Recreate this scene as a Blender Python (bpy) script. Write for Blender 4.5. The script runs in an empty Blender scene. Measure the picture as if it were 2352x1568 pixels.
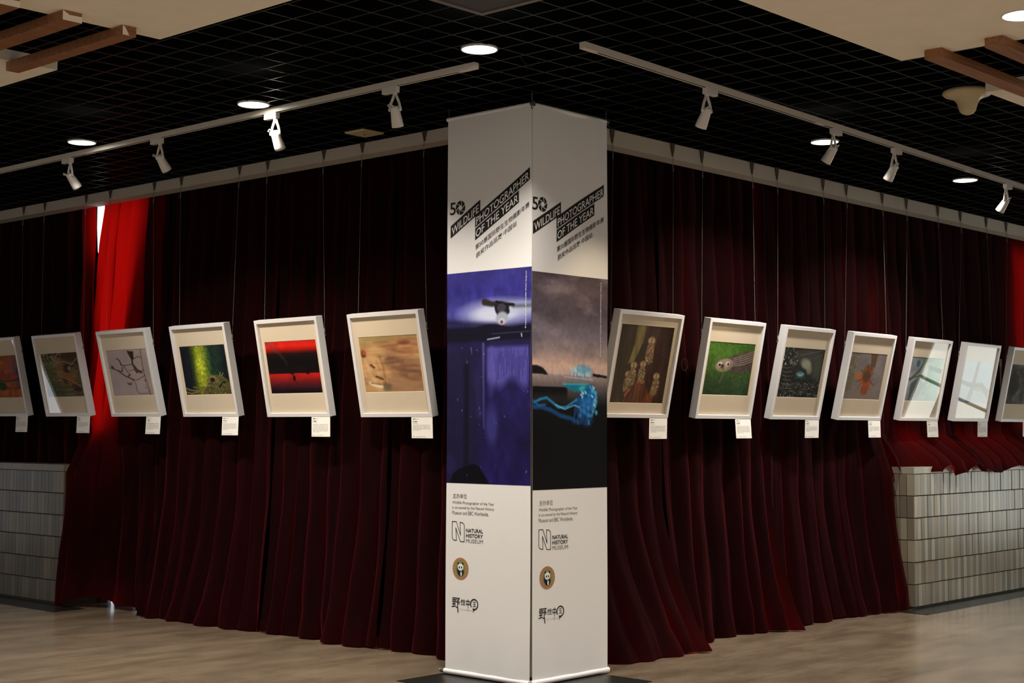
import bpy, math, random
import numpy as np
from mathutils import Matrix, Vector

sc = bpy.context.scene
col = sc.collection

# ------------------------------------------------------------------ camera, world, exposure
cam = bpy.data.objects.new('camera', bpy.data.cameras.new('camera'))
col.objects.link(cam)
cam.data.sensor_width = 36.0
cam.data.lens = 52.90
cam.matrix_world = Matrix(((0.6757353, -0.0438568, -0.7358386, -7.08277),
                           (-0.7371403, -0.0368961, -0.6747317, -6.32921),
                           (0.0024420, 0.9983563, -0.0572606, 1.5),
                           (0, 0, 0, 1)))
sc.camera = cam

world = bpy.data.worlds.new('world')
sc.world = world
world.use_nodes = True
world.node_tree.nodes['Background'].inputs[0].default_value = (1.0, 0.92, 0.84, 1)
world.node_tree.nodes['Background'].inputs[1].default_value = 0.60

sc.view_settings.view_transform = 'Standard'
sc.view_settings.look = 'None'
sc.view_settings.gamma = 1
sc.view_settings.exposure = 0.10
sc.view_settings.use_curve_mapping = False

DOWN_POWER = 46.0        # each recessed downlight
SPOT_POWER = 40.0        # each lit track head

ZC = 3.48               # underside of the black cell ceiling
# The room wraps round an outer corner at the origin: the right wall is the
# plane y = 0 (x > 0), the left wall the plane x = 0 (y > 0).

# ------------------------------------------------------------------ helpers
def s2l(c):
    c = np.asarray(c, float) / 255.0
    return np.where(c <= 0.04045, c / 12.92, ((c + 0.055) / 1.055) ** 2.4)

def tag(o, label=None, cat=None, group=None, kind=None):
    if label: o['label'] = label
    if cat: o['category'] = cat
    if group: o['group'] = group
    if kind: o['kind'] = kind
    return o

def thing(name, label, cat, M=None, group=None):
    o = bpy.data.objects.new(name, None)
    o.empty_display_size = 0.05
    col.objects.link(o)
    if M is not None: o.matrix_world = M
    return tag(o, label, cat, group)

class MB:
    """collects shapes for ONE mesh object"""
    def __init__(self): self.v = []; self.f = []; self.m = []; self.c = []
    def add(self, vs, fs, mi=0, c=None):
        b = len(self.v)
        self.v += [tuple(p) for p in vs]
        self.f += [tuple(i + b for i in f) for f in fs]
        self.m += [mi] * len(fs)
        self.c += [c if c is not None else (1, 1, 1)] * len(vs)
        return self
    def box(self, x0, x1, y0, y1, z0, z1, mi=0, c=None):
        vs = [(x, y, z) for z in (z0, z1) for y in (y0, y1) for x in (x0, x1)]
        return self.add(vs, [(0, 2, 3, 1), (4, 5, 7, 6), (0, 1, 5, 4), (2, 6, 7, 3), (0, 4, 6, 2), (1, 3, 7, 5)], mi, c)
    def lathe(self, prof, n=24, mi=0, M=None, cap=True):
        vs = []; fs = []
        for r, z in prof:
            for k in range(n):
                a = 2 * math.pi * k / n
                p = Vector((r * math.cos(a), r * math.sin(a), z))
                vs.append(M @ p if M else p)
        for i in range(len(prof) - 1):
            for k in range(n):
                fs.append((i * n + k, i * n + (k + 1) % n, (i + 1) * n + (k + 1) % n, (i + 1) * n + k))
        if cap:
            fs.append(tuple(range(n - 1, -1, -1)))
            fs.append(tuple(range((len(prof) - 1) * n, len(prof) * n)))
        return self.add(vs, fs, mi)
    def tube(self, pts, r, n=8, mi=0):
        pts = [Vector(p) for p in pts]
        vs = []; fs = []
        up0 = Vector((0.31, 0.87, 0.38)).normalized()
        for i, p in enumerate(pts):
            d = (pts[min(i + 1, len(pts) - 1)] - pts[max(i - 1, 0)]).normalized()
            a = d.cross(up0).normalized(); b = d.cross(a)
            rr = r[i] if isinstance(r, (list, tuple)) else r
            for k in range(n):
                t = 2 * math.pi * k / n
                vs.append(p + a * math.cos(t) * rr + b * math.sin(t) * rr)
        for i in range(len(pts) - 1):
            for k in range(n):
                fs.append((i * n + k, i * n + (k + 1) % n, (i + 1) * n + (k + 1) % n, (i + 1) * n + k))
        fs.append(tuple(range(n - 1, -1, -1))); fs.append(tuple(range((len(pts) - 1) * n, len(pts) * n)))
        return self.add(vs, fs, mi)
    def build(self, name, mats, parent=None, smooth=False, bevel=0, colors=False):
        me = bpy.data.meshes.new(name)
        me.from_pydata(self.v, [], self.f)
        for m in (mats if isinstance(mats, (list, tuple)) else [mats]): me.materials.append(m)
        me.polygons.foreach_set('material_index', self.m)
        if smooth: me.polygons.foreach_set('use_smooth', [True] * len(self.f))
        if colors:
            a = me.color_attributes.new('paint', 'FLOAT_COLOR', 'POINT')
            arr = np.ones((len(self.v), 4), np.float32); arr[:, :3] = self.c
            a.data.foreach_set('color', arr.ravel())
        me.update()
        o = bpy.data.objects.new(name, me)
        col.objects.link(o)
        if parent is not None: o.parent = parent
        if bevel:
            md = o.modifiers.new('bevel', 'BEVEL'); md.width = bevel; md.segments = 2; md.limit_method = 'ANGLE'
        return o

def struct(o):
    o['kind'] = 'structure'; return o

def grid_obj(name, P, mat, parent=None, color=None, smooth=True):
    """P: (rows, cols, 3) array -> quad grid; color: (rows, cols, 3) linear"""
    R, C = P.shape[:2]
    me = bpy.data.meshes.new(name)
    me.vertices.add(R * C)
    me.vertices.foreach_set('co', P.reshape(-1).astype(np.float32))
    idx = np.arange(R * C).reshape(R, C)
    q = np.stack([idx[:-1, :-1], idx[:-1, 1:], idx[1:, 1:], idx[1:, :-1]], -1).reshape(-1)
    nf = (R - 1) * (C - 1)
    me.loops.add(nf * 4); me.polygons.add(nf)
    me.loops.foreach_set('vertex_index', q.astype(np.int32))
    me.polygons.foreach_set('loop_start', (np.arange(nf) * 4).astype(np.int32))
    me.polygons.foreach_set('loop_total', np.full(nf, 4, np.int32))
    me.update(calc_edges=True)
    me.polygons.foreach_set('use_smooth', [smooth] * nf)
    me.materials.append(mat)
    if color is not None:
        a = me.color_attributes.new('paint', 'FLOAT_COLOR', 'POINT')
        arr = np.ones((R * C, 4), np.float32); arr[:, :3] = color.reshape(-1, 3)
        a.data.foreach_set('color', arr.ravel())
    o = bpy.data.objects.new(name, me)
    col.objects.link(o)
    if parent is not None: o.parent = parent
    return o

# ------------------------------------------------------------------ materials
def mat(name, c, rough=0.6, metal=0.0, spec=0.5, emis=None, es=0.0, noise=0.0, nscale=8.0, bump=0.0, bscale=200.0):
    m = bpy.data.materials.new(name); m.use_nodes = True
    nt = m.node_tree; b = nt.nodes['Principled BSDF']
    b.inputs['Base Color'].default_value = (*c, 1)
    b.inputs['Roughness'].default_value = rough
    b.inputs['Metallic'].default_value = metal
    b.inputs['Specular IOR Level'].default_value = spec
    if emis:
        b.inputs['Emission Color'].default_value = (*emis, 1); b.inputs['Emission Strength'].default_value = es
    if noise:
        tc = nt.nodes.new('ShaderNodeTexCoord')
        n = nt.nodes.new('ShaderNodeTexNoise'); n.inputs['Scale'].default_value = nscale; n.inputs['Detail'].default_value = 5
        r = nt.nodes.new('ShaderNodeValToRGB')
        r.color_ramp.elements[0].position = 0.3; r.color_ramp.elements[1].position = 0.7
        r.color_ramp.elements[0].color = (*[x * (1 - noise) for x in c], 1)
        r.color_ramp.elements[1].color = (*[min(1, x * (1 + noise)) for x in c], 1)
        nt.links.new(tc.outputs['Object'], n.inputs['Vector'])
        nt.links.new(n.outputs['Fac'], r.inputs[0]); nt.links.new(r.outputs[0], b.inputs['Base Color'])
    if bump:
        tc = nt.nodes.new('ShaderNodeTexCoord')
        n = nt.nodes.new('ShaderNodeTexNoise'); n.inputs['Scale'].default_value = bscale
        bp = nt.nodes.new('ShaderNodeBump'); bp.inputs['Strength'].default_value = bump; bp.inputs['Distance'].default_value = 0.002
        nt.links.new(tc.outputs['Object'], n.inputs['Vector'])
        nt.links.new(n.outputs['Fac'], bp.inputs['Height']); nt.links.new(bp.outputs[0], b.inputs['Normal'])
    return m

def painted(name, rough=0.6, gain=1.0, spec=0.3, bump=0.0):
    m = mat(name, (1, 1, 1), rough, spec=spec, bump=bump)
    nt = m.node_tree; b = nt.nodes['Principled BSDF']
    a = nt.nodes.new('ShaderNodeAttribute'); a.attribute_name = 'paint'
    g = nt.nodes.new('ShaderNodeVectorMath'); g.operation = 'SCALE'; g.inputs['Scale'].default_value = gain
    nt.links.new(a.outputs['Color'], g.inputs[0]); nt.links.new(g.outputs[0], b.inputs['Base Color'])
    return m

def velvet():
    m = bpy.data.materials.new('red velvet'); m.use_nodes = True
    nt = m.node_tree; b = nt.nodes['Principled BSDF']; out = nt.nodes['Material Output']
    tc = nt.nodes.new('ShaderNodeTexCoord')
    n = nt.nodes.new('ShaderNodeTexNoise'); n.inputs['Scale'].default_value = 5; n.inputs['Detail'].default_value = 6
    mp = nt.nodes.new('ShaderNodeMapping'); mp.inputs['Scale'].default_value = (1.5, 1.5, .4)
    r = nt.nodes.new('ShaderNodeValToRGB')
    r.color_ramp.elements[0].position = .3; r.color_ramp.elements[1].position = .75
    r.color_ramp.elements[0].color = (.0035, .0005, .0006, 1); r.color_ramp.elements[1].color = (.008, .0007, .001, 1)
    nt.links.new(tc.outputs['Object'], mp.inputs[0]); nt.links.new(mp.outputs[0], n.inputs['Vector'])
    nt.links.new(n.outputs['Fac'], r.inputs[0]); nt.links.new(r.outputs[0], b.inputs['Base Color'])
    b.inputs['Roughness'].default_value = .9
    b.inputs['Specular IOR Level'].default_value = .05
    b.inputs['Sheen Weight'].default_value = 1.0
    b.inputs['Sheen Roughness'].default_value = .38
    b.inputs['Sheen Tint'].default_value = (.115, .009, .015, 1)
    tr = nt.nodes.new('ShaderNodeBsdfTranslucent'); tr.inputs[0].default_value = (.62, .004, .002, 1)
    mx = nt.nodes.new('ShaderNodeMixShader'); mx.inputs[0].default_value = .30
    nt.links.new(b.outputs[0], mx.inputs[1]); nt.links.new(tr.outputs[0], mx.inputs[2])
    nt.links.new(mx.outputs[0], out.inputs[0])
    return m

def glassmat():
    m = bpy.data.materials.new('picture glass'); m.use_nodes = True
    nt = m.node_tree; out = nt.nodes['Material Output']; nt.nodes.remove(nt.nodes['Principled BSDF'])
    t = nt.nodes.new('ShaderNodeBsdfTransparent'); g = nt.nodes.new('ShaderNodeBsdfGlossy'); g.inputs['Roughness'].default_value = .01
    lw = nt.nodes.new('ShaderNodeLayerWeight'); lw.inputs[0].default_value = .5
    pw = nt.nodes.new('ShaderNodeMath'); pw.operation = 'POWER'; pw.inputs[1].default_value = 5
    fr = nt.nodes.new('ShaderNodeMath'); fr.operation = 'MULTIPLY_ADD'; fr.inputs[1].default_value = .55; fr.inputs[2].default_value = .026
    nt.links.new(lw.outputs['Facing'], pw.inputs[0]); nt.links.new(pw.outputs[0], fr.inputs[0])
    mx = nt.nodes.new('ShaderNodeMixShader')
    nt.links.new(fr.outputs[0], mx.inputs[0]); nt.links.new(t.outputs[0], mx.inputs[1]); nt.links.new(g.outputs[0], mx.inputs[2])
    nt.links.new(mx.outputs[0], out.inputs[0])
    return m

def floormat():
    m = mat('polished stone floor', (.2, .15, .1), .22, spec=.5)
    nt = m.node_tree; b = nt.nodes['Principled BSDF']; L = nt.links.new
    tc = nt.nodes.new('ShaderNodeTexCoord')
    # long veins run with the right wall (world x)
    mp = nt.nodes.new('ShaderNodeMapping'); mp.inputs['Scale'].default_value = (1.2, 3.2, 1)
    n = nt.nodes.new('ShaderNodeTexNoise'); n.inputs['Scale'].default_value = 1.3; n.inputs['Detail'].default_value = 9; n.inputs['Roughness'].default_value = .62
    n2 = nt.nodes.new('ShaderNodeTexNoise'); n2.inputs['Scale'].default_value = 110; n2.inputs['Detail'].default_value = 4
    mp2 = nt.nodes.new('ShaderNodeMapping'); mp2.inputs['Scale'].default_value = (.5, 1.6, 1)
    add = nt.nodes.new('ShaderNodeMath'); add.operation = 'MULTIPLY_ADD'; add.inputs[1].default_value = .75
    r = nt.nodes.new('ShaderNodeValToRGB')
    e = r.color_ramp.elements
    e[0].position = .70; e[0].color = (.118, .088, .058, 1)
    e[1].position = 1.0; e[1].color = (.215, .163, .112, 1)
    k = r.color_ramp.elements.new(.85); k.color = (.160, .120, .080, 1)
    L(tc.outputs['Object'], mp.inputs[0]); L(mp.outputs[0], n.inputs['Vector'])
    L(tc.outputs['Object'], mp2.inputs[0]); L(mp2.outputs[0], n2.inputs['Vector'])
    L(n2.outputs['Fac'], add.inputs[0]); L(n.outputs['Fac'], add.inputs[2]); L(add.outputs[0], r.inputs[0])
    # joints between slabs
    br = nt.nodes.new('ShaderNodeTexBrick'); br.offset = .5
    br.inputs['Scale'].default_value = 1; br.inputs['Brick Width'].default_value = 1.2; br.inputs['Row Height'].default_value = .62
    br.inputs['Mortar Size'].default_value = .0025; br.inputs['Mortar Smooth'].default_value = .2
    br.inputs['Color1'].default_value = (1, 1, 1, 1); br.inputs['Color2'].default_value = (.88, .88, .9, 1); br.inputs['Mortar'].default_value = (.45, .42, .4, 1)
    L(tc.outputs['Object'], br.inputs['Vector'])
    mu = nt.nodes.new('ShaderNodeMixRGB'); mu.blend_type = 'MULTIPLY'; mu.inputs[0].default_value = 1
    L(r.outputs[0], mu.inputs[1]); L(br.outputs['Color'], mu.inputs[2]); L(mu.outputs[0], b.inputs['Base Color'])
    return m

def woodmat():
    m = mat('orange wood', (.3, .12, .04), .45)
    nt = m.node_tree; b = nt.nodes['Principled BSDF']; L = nt.links.new
    tc = nt.nodes.new('ShaderNodeTexCoord'); mp = nt.nodes.new('ShaderNodeMapping'); mp.inputs['Scale'].default_value = (2, 30, 30)
    n = nt.nodes.new('ShaderNodeTexNoise'); n.inputs['Scale'].default_value = 2; n.inputs['Detail'].default_value = 6
    r = nt.nodes.new('ShaderNodeValToRGB'); r.color_ramp.elements[0].color = (.20, .075, .024, 1); r.color_ramp.elements[1].color = (.31, .13, .048, 1)
    r.color_ramp.elements[0].position = .35; r.color_ramp.elements[1].position = .65
    L(tc.outputs['Object'], mp.inputs[0]); L(mp.outputs[0], n.inputs['Vector']); L(n.outputs['Fac'], r.inputs[0]); L(r.outputs[0], b.inputs['Base Color'])
    return m

M_velvet = velvet()
M_glass = glassmat()
M_floor = floormat()
M_wood = woodmat()
M_white = mat('cream ceiling board', (.86, .79, .67), .8, noise=.03)
M_black = mat('black void', (.002, .002, .002), .9, spec=0)
M_grid = mat('black ceiling strip', (.013, .0125, .0105), .35)
M_fascia = mat('grey white fascia', (.42, .375, .31), .7, noise=.06, nscale=3)
M_track = mat('white track enamel', (.62, .57, .50), .4)
M_slot = mat('dark track slot', (.02, .02, .018), .6)
M_head = mat('white lamp enamel', (.66, .63, .58), .3)
M_frame = mat('white painted frame', (.70, .69, .70), .4)
M_matb = mat('cream mat board', (.70, .60, .46), .9, spec=.1, bump=.2)
M_back = mat('brown backing', (.2, .15, .1), .8)
M_steel = mat('steel wire', (.22, .20, .18), .6, metal=.2)
M_strap = mat('brown strap', (.05, .035, .022), .8)
M_card = mat('white card', (.82, .80, .76), .7)
M_ink = mat('grey print', (.25, .24, .23), .8)
M_print = mat('black print', (.012, .011, .010), .7, spec=.2)
M_greyprint = mat('pale grey print', (.42, .40, .38), .8)
M_redprint = mat('red print', (.45, .05, .05), .8)
M_cloth = mat('banner cloth', (.72, .71, .705), .85, spec=.2, bump=.15, bscale=400)
M_pic = painted('printed picture', .7, 1.0, spec=.04)
M_bpic = painted('banner picture', .7, 1.0, spec=.08)
M_grey = mat('grey lettering', (.10, .095, .09), .7)
M_rim = mat('emblem rim', (.36, .20, .075), .7)
M_green = mat('emblem green', (.17, .20, .065), .7)
M_rod = mat('white rod', (.78, .76, .76), .35)
M_cap = mat('dark grey rod cap', (.05, .05, .055), .5)
M_column = mat('grey stone column', (.42, .39, .31), .5, noise=.08)
M_granite = mat('black granite', (.010, .010, .009), .38, spec=.3)
M_wall = mat('dark plaster', (.08, .07, .06), .9)
M_tile = painted('stick tile', .35, 1.0, spec=.5)
M_grout = mat('dark grout', (.045, .038, .026), .9)
M_glow = mat('downlight diffuser', (1, 1, 1), .5, emis=(1, .97, .90), es=14)
M_pane = mat('daylit glass', (1, 1, 1), .4, emis=(.86, .92, 1.0), es=2.0)
M_pane_dim = mat('daylit glass low', (1, 1, 1), .4, emis=(.80, .90, 1.0), es=.9)
M_pane_mid = mat('daylit glass mid', (1, 1, 1), .4, emis=(.86, .92, 1.0), es=1.5)
M_pane_far = mat('far daylit glass', (1, 1, 1), .4, emis=(.95, 1.0, .93), es=5.0)
M_pane_left = mat('far daylit glass left', (1, 1, 1), .4, emis=(.85, .90, 1.0), es=3.5)
M_blocker = mat('black lining', (.003, .002, .002), .9, spec=0)
M_hatch = mat('dark grey hatch', (.035, .031, .027), .6)
M_hatchrim = mat('grey hatch rim', (.15, .135, .12), .5)
M_plastic = mat('yellowed plastic', (.50, .42, .25), .4)
M_metalwin = mat('window metal', (.12, .12, .12), .4)

# ------------------------------------------------------------------ floor, walls, ceiling
struct(MB().box(-13, 11, -13, 11, -.10, 0).build('floor', M_floor))
# black granite inlay round the pillar and along the dado walls
struct(MB().box(-.90, .13, -.85, .262, 0, .004).build('trim_1', M_granite))
struct(MB().box(-.53, -.24, 4.72, 9, 0, .004).build('trim_2', M_granite))
struct(MB().box(4.22, 9, -.53, -.28, 0, .004).build('trim_3', M_granite))

# ceiling: black void slab with the open cell grid of thin black strips below it
g = MB()
g.box(-13, 11, -13, 11, 3.70, 3.80, 0)
w = .0028
x = -1.760 - .1830 * 34
while x < 9.2:
    g.box(x - w, x + w, -8, 9.2, ZC, ZC + .0035, 1); x += .1830
y = -1.763 - .1825 * 34
while y < 9.2:
    g.box(-8, 9.2, y - w, y + w, ZC + .0003, ZC + .0038, 1); y += .1825
struct(g.build('ceiling', [M_black, M_grid]))
# cream dropped ceiling boards
GL0, GL1 = -.055, .90       # slot in the left board (y)
GR0, GR1 = .02, 1.01        # slot in the right board (x)
BX, BY = -2.832, -2.575     # edges of the boards that face the black field
struct(MB().box(-9, BX, -9, GL0, 3.42, 3.478).build('ceiling.001', M_white))
struct(MB().box(-9, BX, GL1, 8.5, 3.42, 3.478).build('ceiling.002', M_white))
struct(MB().box(BX, GR0, -9, BY, 3.42, 3.478).build('ceiling.003', M_white))
struct(MB().box(GR1, 8.5, -9, BY, 3.42, 3.478).build('ceiling.004', M_white))

# walls behind the curtains, with their windows
wl = MB()
def wall_rects(mb, side, holes, s0, s1, z0=0, z1=3.472, t0=.125, t1=.25):
    ss = sorted({s0, s1, *[h[0] for h in holes], *[h[1] for h in holes]})
    for a, b in zip(ss[:-1], ss[1:]):
        cuts = sorted([(h[2], h[3]) for h in holes if h[0] <= a + 1e-6 and h[1] >= b - 1e-6])
        z = z0
        for c0, c1 in cuts + [(z1, z1)]:
            if c0 > z + 1e-6:
                if side == 'L': mb.box(t0, t1, a, b, z, c0)
                else: mb.box(a, b, t0, t1, z, c0)
            z = max(z, c1)
LH = [(4.22, 5.36, 1.40, 3.465), (4.45, 5.0, .0, .16)]
RH = [(4.66, 5.05, 1.20, 1.42), (5.3, 6.9, 1.20, 1.40), (7.22, 7.8, 1.45, 3.3), (4.36, 4.52, 1.50, 2.7)]
wall_rects(wl, 'L', LH, .42, 9.0)
struct(wl.build('wall_left', M_wall))
wr = MB(); wall_rects(wr, 'R', RH, .30, 9.0)
struct(wr.build('wall_right', M_wall))
n = 0
for side, hs in (('L', LH), ('R', RH)):
    for a, b, z0, z1 in hs:
        n += 1
        e = bpy.data.objects.new('window_%d' % n, None); col.objects.link(e); struct(e)
        p = MB(); f = MB()
        low = z1 < 1.0
        def bx(mb, a, b, t0, t1, z0, z1):
            if side == 'L': mb.box(t0, t1, a, b, z0, z1)
            else: mb.box(a, b, t0, t1, z0, z1)
        bx(p, a, b, .17, .18, z0, z1)
        for q0, q1 in ((a, a + .03), (b - .03, b)): bx(f, q0, q1, .14, .17, z0, z1)
        for q0, q1 in ((z0, z0 + .03), (z1 - .03, z1)) if not low else ((z1 - .02, z1),): bx(f, a, b, .14, .17, q0, q1)
        if low: bx(f, 4.58, 4.86, .13, .20, z0, z1)
        p.build('pane', M_pane if side == 'L' and not low else (M_pane_mid if a == 4.66 else M_pane_dim), e)
        f.build('window_frame', M_metalwin, e)

# end walls with tall daylit windows (out of frame, mirrored in the picture glass)
we = MB(); wall_rects(we, 'R', [(-2.3, -1.36, .35, 2.75)], -6, 0, t0=9.0, t1=9.12)
# built in the right-wall frame, then turned: swap axes
we.v = [(y_, x_, z_) for (x_, y_, z_) in we.v]; we.f = [tuple(reversed(f_)) for f_ in we.f]
struct(we.build('wall_end_right', M_fascia))
e = bpy.data.objects.new('window_7', None); col.objects.link(e); struct(e)
MB().box(9.05, 9.06, -2.3, -1.36, .35, 2.75).build('pane', M_pane_far, e)
MB().box(8.98, 9.04, -1.98, -1.94, .35, 2.75).box(8.98, 9.04, -2.3, -1.36, 1.15, 1.18).build('window_frame', M_metalwin, e)
wf = MB(); wall_rects(wf, 'R', [(-2.17, -1.92, .2, 2.7)], -6, 0, t0=9.0, t1=9.12)
struct(wf.build('wall_end_left', M_fascia))
e = bpy.data.objects.new('window_8', None); col.objects.link(e); struct(e)
MB().box(-2.17, -1.92, 9.05, 9.06, .2, 2.7).build('pane', M_pane_left, e)
MB().box(-2.17, -1.92, 8.98, 9.04, 1.5, 1.53).build('window_frame', M_metalwin, e)

# fascia board under the ceiling along both curtain walls, with a turned-in lip
f = MB().box(-.13, .0, -.13, 9, 3.395, ZC - .002)
struct(f.build('trim_4', M_fascia))
f = MB().box(.0, 9, -.13, .0, 3.372, ZC - .002)
struct(f.build('trim_5', M_fascia))

# square column behind the two banners
struct(MB().box(-.506, -.02, -.450, -.02, .055, 3.395).box(-.512, -.01, -.456, -.01, 0, .055, 1).build('wall_column', [M_column, M_granite], bevel=.004))

# ------------------------------------------------------------------ tiled dado walls
rnd = random.Random(5)
def dado(side, s0, s1, front, ret, name):
    """stick tiles: 60 mm wide, 165 mm courses, every stick its own block in one mesh"""
    mb = MB()
    n0 = front
    def put(a, b, t0, t1, z0, z1, mi, c):
        if side == 'L': mb.box(-t1, -t0, a, b, z0, z1, mi, c)
        else: mb.box(a, b, -t1, -t0, z0, z1, mi, c)
    put(s0 + .004, s1, -.1, n0 - .008, 0, 1.175, 1, (1, 1, 1))
    zs = [.0, .045] + [.045 + .1795 * k for k in range(1, 6)] + [1.122]
    zs = [.02 + .1838 * k for k in range(7)]
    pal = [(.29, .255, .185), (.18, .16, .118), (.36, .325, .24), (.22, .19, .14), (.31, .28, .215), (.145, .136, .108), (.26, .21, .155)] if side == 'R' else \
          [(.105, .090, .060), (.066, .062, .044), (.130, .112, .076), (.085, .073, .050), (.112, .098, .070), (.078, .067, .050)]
    for k in range(6):
        z0, z1 = zs[k], zs[k + 1]
        s = s0
        last = None
        while s < s1 - .01:
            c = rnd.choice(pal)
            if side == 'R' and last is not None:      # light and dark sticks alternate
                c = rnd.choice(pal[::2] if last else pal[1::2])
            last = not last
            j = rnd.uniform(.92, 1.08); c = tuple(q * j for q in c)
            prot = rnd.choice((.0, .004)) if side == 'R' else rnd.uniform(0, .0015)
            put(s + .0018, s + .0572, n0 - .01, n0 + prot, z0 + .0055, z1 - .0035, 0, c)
            s += .059
        if ret:
            for m_ in range(4):
                c = rnd.choice(pal[:4]); t = .03 + m_ * .0655
                put(s0 - .004, s0 + .01, n0 - t - .062 + .03, n0 - t + .027, z0 + .0045, z1 - .002, 0, tuple(q * .8 for q in c))
    s = s0
    while s < s1 - .01:
        ln = .17; c = rnd.choice([(.33, .30, .24), (.38, .35, .28), (.29, .27, .22)]) if side == 'R' else rnd.choice([(.17, .135, .095), (.14, .115, .082)])
        put(s, min(s + ln - .002, s1), -.1, n0 + .003, 1.125, 1.18, 0, c); s += ln
    o = mb.build(name, [M_tile, M_grout], colors=True)
    return struct(o)
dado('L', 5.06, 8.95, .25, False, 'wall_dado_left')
dado('R', 4.475, 8.95, .285, True, 'wall_dado_right')

# ------------------------------------------------------------------ curtains
def curtain(name, label, side, s0, s1, ztop, hem, seed, n_top=-.07, n_bot=.0, amp=.046, flare=.22, pitch=.155,
            e0=None, e1=None, lean=0.0, blocker=None, bunch=0.0, group=None, bulge=None, crumple=.0, fold_n=None, flare_h=1.0, blocker_z=None):
    R = random.Random(seed)
    nf = fold_n or max(3, int(abs(s1 - s0) / pitch))
    pos = [0.0]
    for i in range(nf): pos.append(pos[-1] + R.uniform(.55, 1.5))
    pos = np.array(pos) / pos[-1]
    A = np.array([R.uniform(.45, 1.25) for _ in range(nf + 1)])
    drift = np.array([R.uniform(-1, 1) for _ in range(nf + 1)]); drift = np.convolve(drift, [.25, .5, .25], 'same')
    fl = np.array([R.random() ** 1.3 for _ in range(nf + 1)]); fl = np.convolve(np.pad(fl, 1, 'edge'), [.3, .4, .3], 'valid')
    ph2 = R.uniform(0, 6)
    K = 14
    t = np.linspace(0, nf, nf * K + 1)
    P0 = np.interp(t, np.arange(nf + 1), pos)
    Ai = np.interp(t, np.arange(nf + 1), A); Di = np.interp(t, np.arange(nf + 1), drift); Fi = np.interp(t, np.arange(nf + 1), fl)
    h = np.interp(P0, [0, 1], [0, 1])
    hemz = np.array([hem(v) if callable(hem) else hem for v in P0])
    rows = 46
    q = np.linspace(0, 1, rows) ** .8            # 0 = hem, 1 = top
    Z = hemz[None, :] + (ztop - hemz[None, :]) * q[:, None]
    low = np.clip(1 - (Z - hemz[None, :]) / flare_h, 0, 1)
    c = .5 + .5 * np.cos(2 * np.pi * t)
    prof = (.5 + .5 * np.cos(2 * np.pi * t)) ** .85 + .10 * np.sin(2 * np.pi * t * 2 + ph2) + .05 * np.sin(2 * np.pi * t * 3.3)
    prof = prof[None, :] * np.ones_like(Z)
    a = amp * Ai[None, :] * (1 + .55 * low)
    N = n_top + (n_bot - n_top) * (1 - q[:, None]) ** 1.2 + a * prof
    N += flare * Fi[None, :] * low ** 1.7
    ed0 = np.array([e0(z) if e0 else 0 for z in Z[:, 0]]); ed1 = np.array([e1(z) if e1 else 0 for z in Z[:, -1]])
    S = s0 + (s1 - s0) * P0[None, :]
    S = S + ed0[:, None] * (1 - P0[None, :]) + ed1[:, None] * P0[None, :]
    S += .030 * np.sin(2 * np.pi * t)[None, :] * Ai[None, :] * abs(s1 - s0) / nf / .16      # overlap of the folds
    S += .05 * Di[None, :] * (1 - q[:, None]) * np.sin(np.pi * P0)[None, :] ** .3
    S += .10 * Di[None, :] * low ** 2 * np.clip(np.sin(np.pi * P0)[None, :] * 4, 0, 1) + lean * low ** 2
    # soft creases where the cloth meets the floor or the sill
    if crumple:
        cr = np.clip(1 - (Z - hemz[None, :]) / .28, 0, 1)
        N += crumple * cr * np.sin(19 * P0[None, :] * abs(s1 - s0) + 14 * Z + ph2)
    N += .006 * np.sin(7 * Z + 3 * P0[None, :] * 9 + ph2)
    if bulge: N += bulge(S, Z)
    if side == 'L': P = np.stack([-N, S, Z], -1)[:, ::-1]
    else: P = np.stack([S, -N, Z], -1)
    root = thing(name, label, 'curtain', group=group)
    grid_obj('curtain_fabric', P, M_velvet, root)
    if blocker:  # added unseen opaque sheet, cut to shape where window light glows through
        l0, l1 = blocker
        zz = np.linspace(blocker_z or float(hemz.max()) + .03, ztop, 12); ss = np.linspace(0, 1, 12)
        LZ = zz[:, None] * np.ones(12)[None]
        a0 = np.array([l0(z) for z in zz]); a1 = np.array([l1(z) for z in zz])
        LS = a0[:, None] * (1 - ss)[None] + a1[:, None] * ss[None]
        LN = np.full_like(LS, min(n_top, n_bot) - .05)
        LP = np.stack([-LN, LS, LZ], -1)[:, ::-1] if side == 'L' else np.stack([LS, -LN, LZ], -1)
        grid_obj('light_blocker', LP, M_blocker, root)
    return root

TL, TR = 3.44, 3.42
I = np.interp
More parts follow.
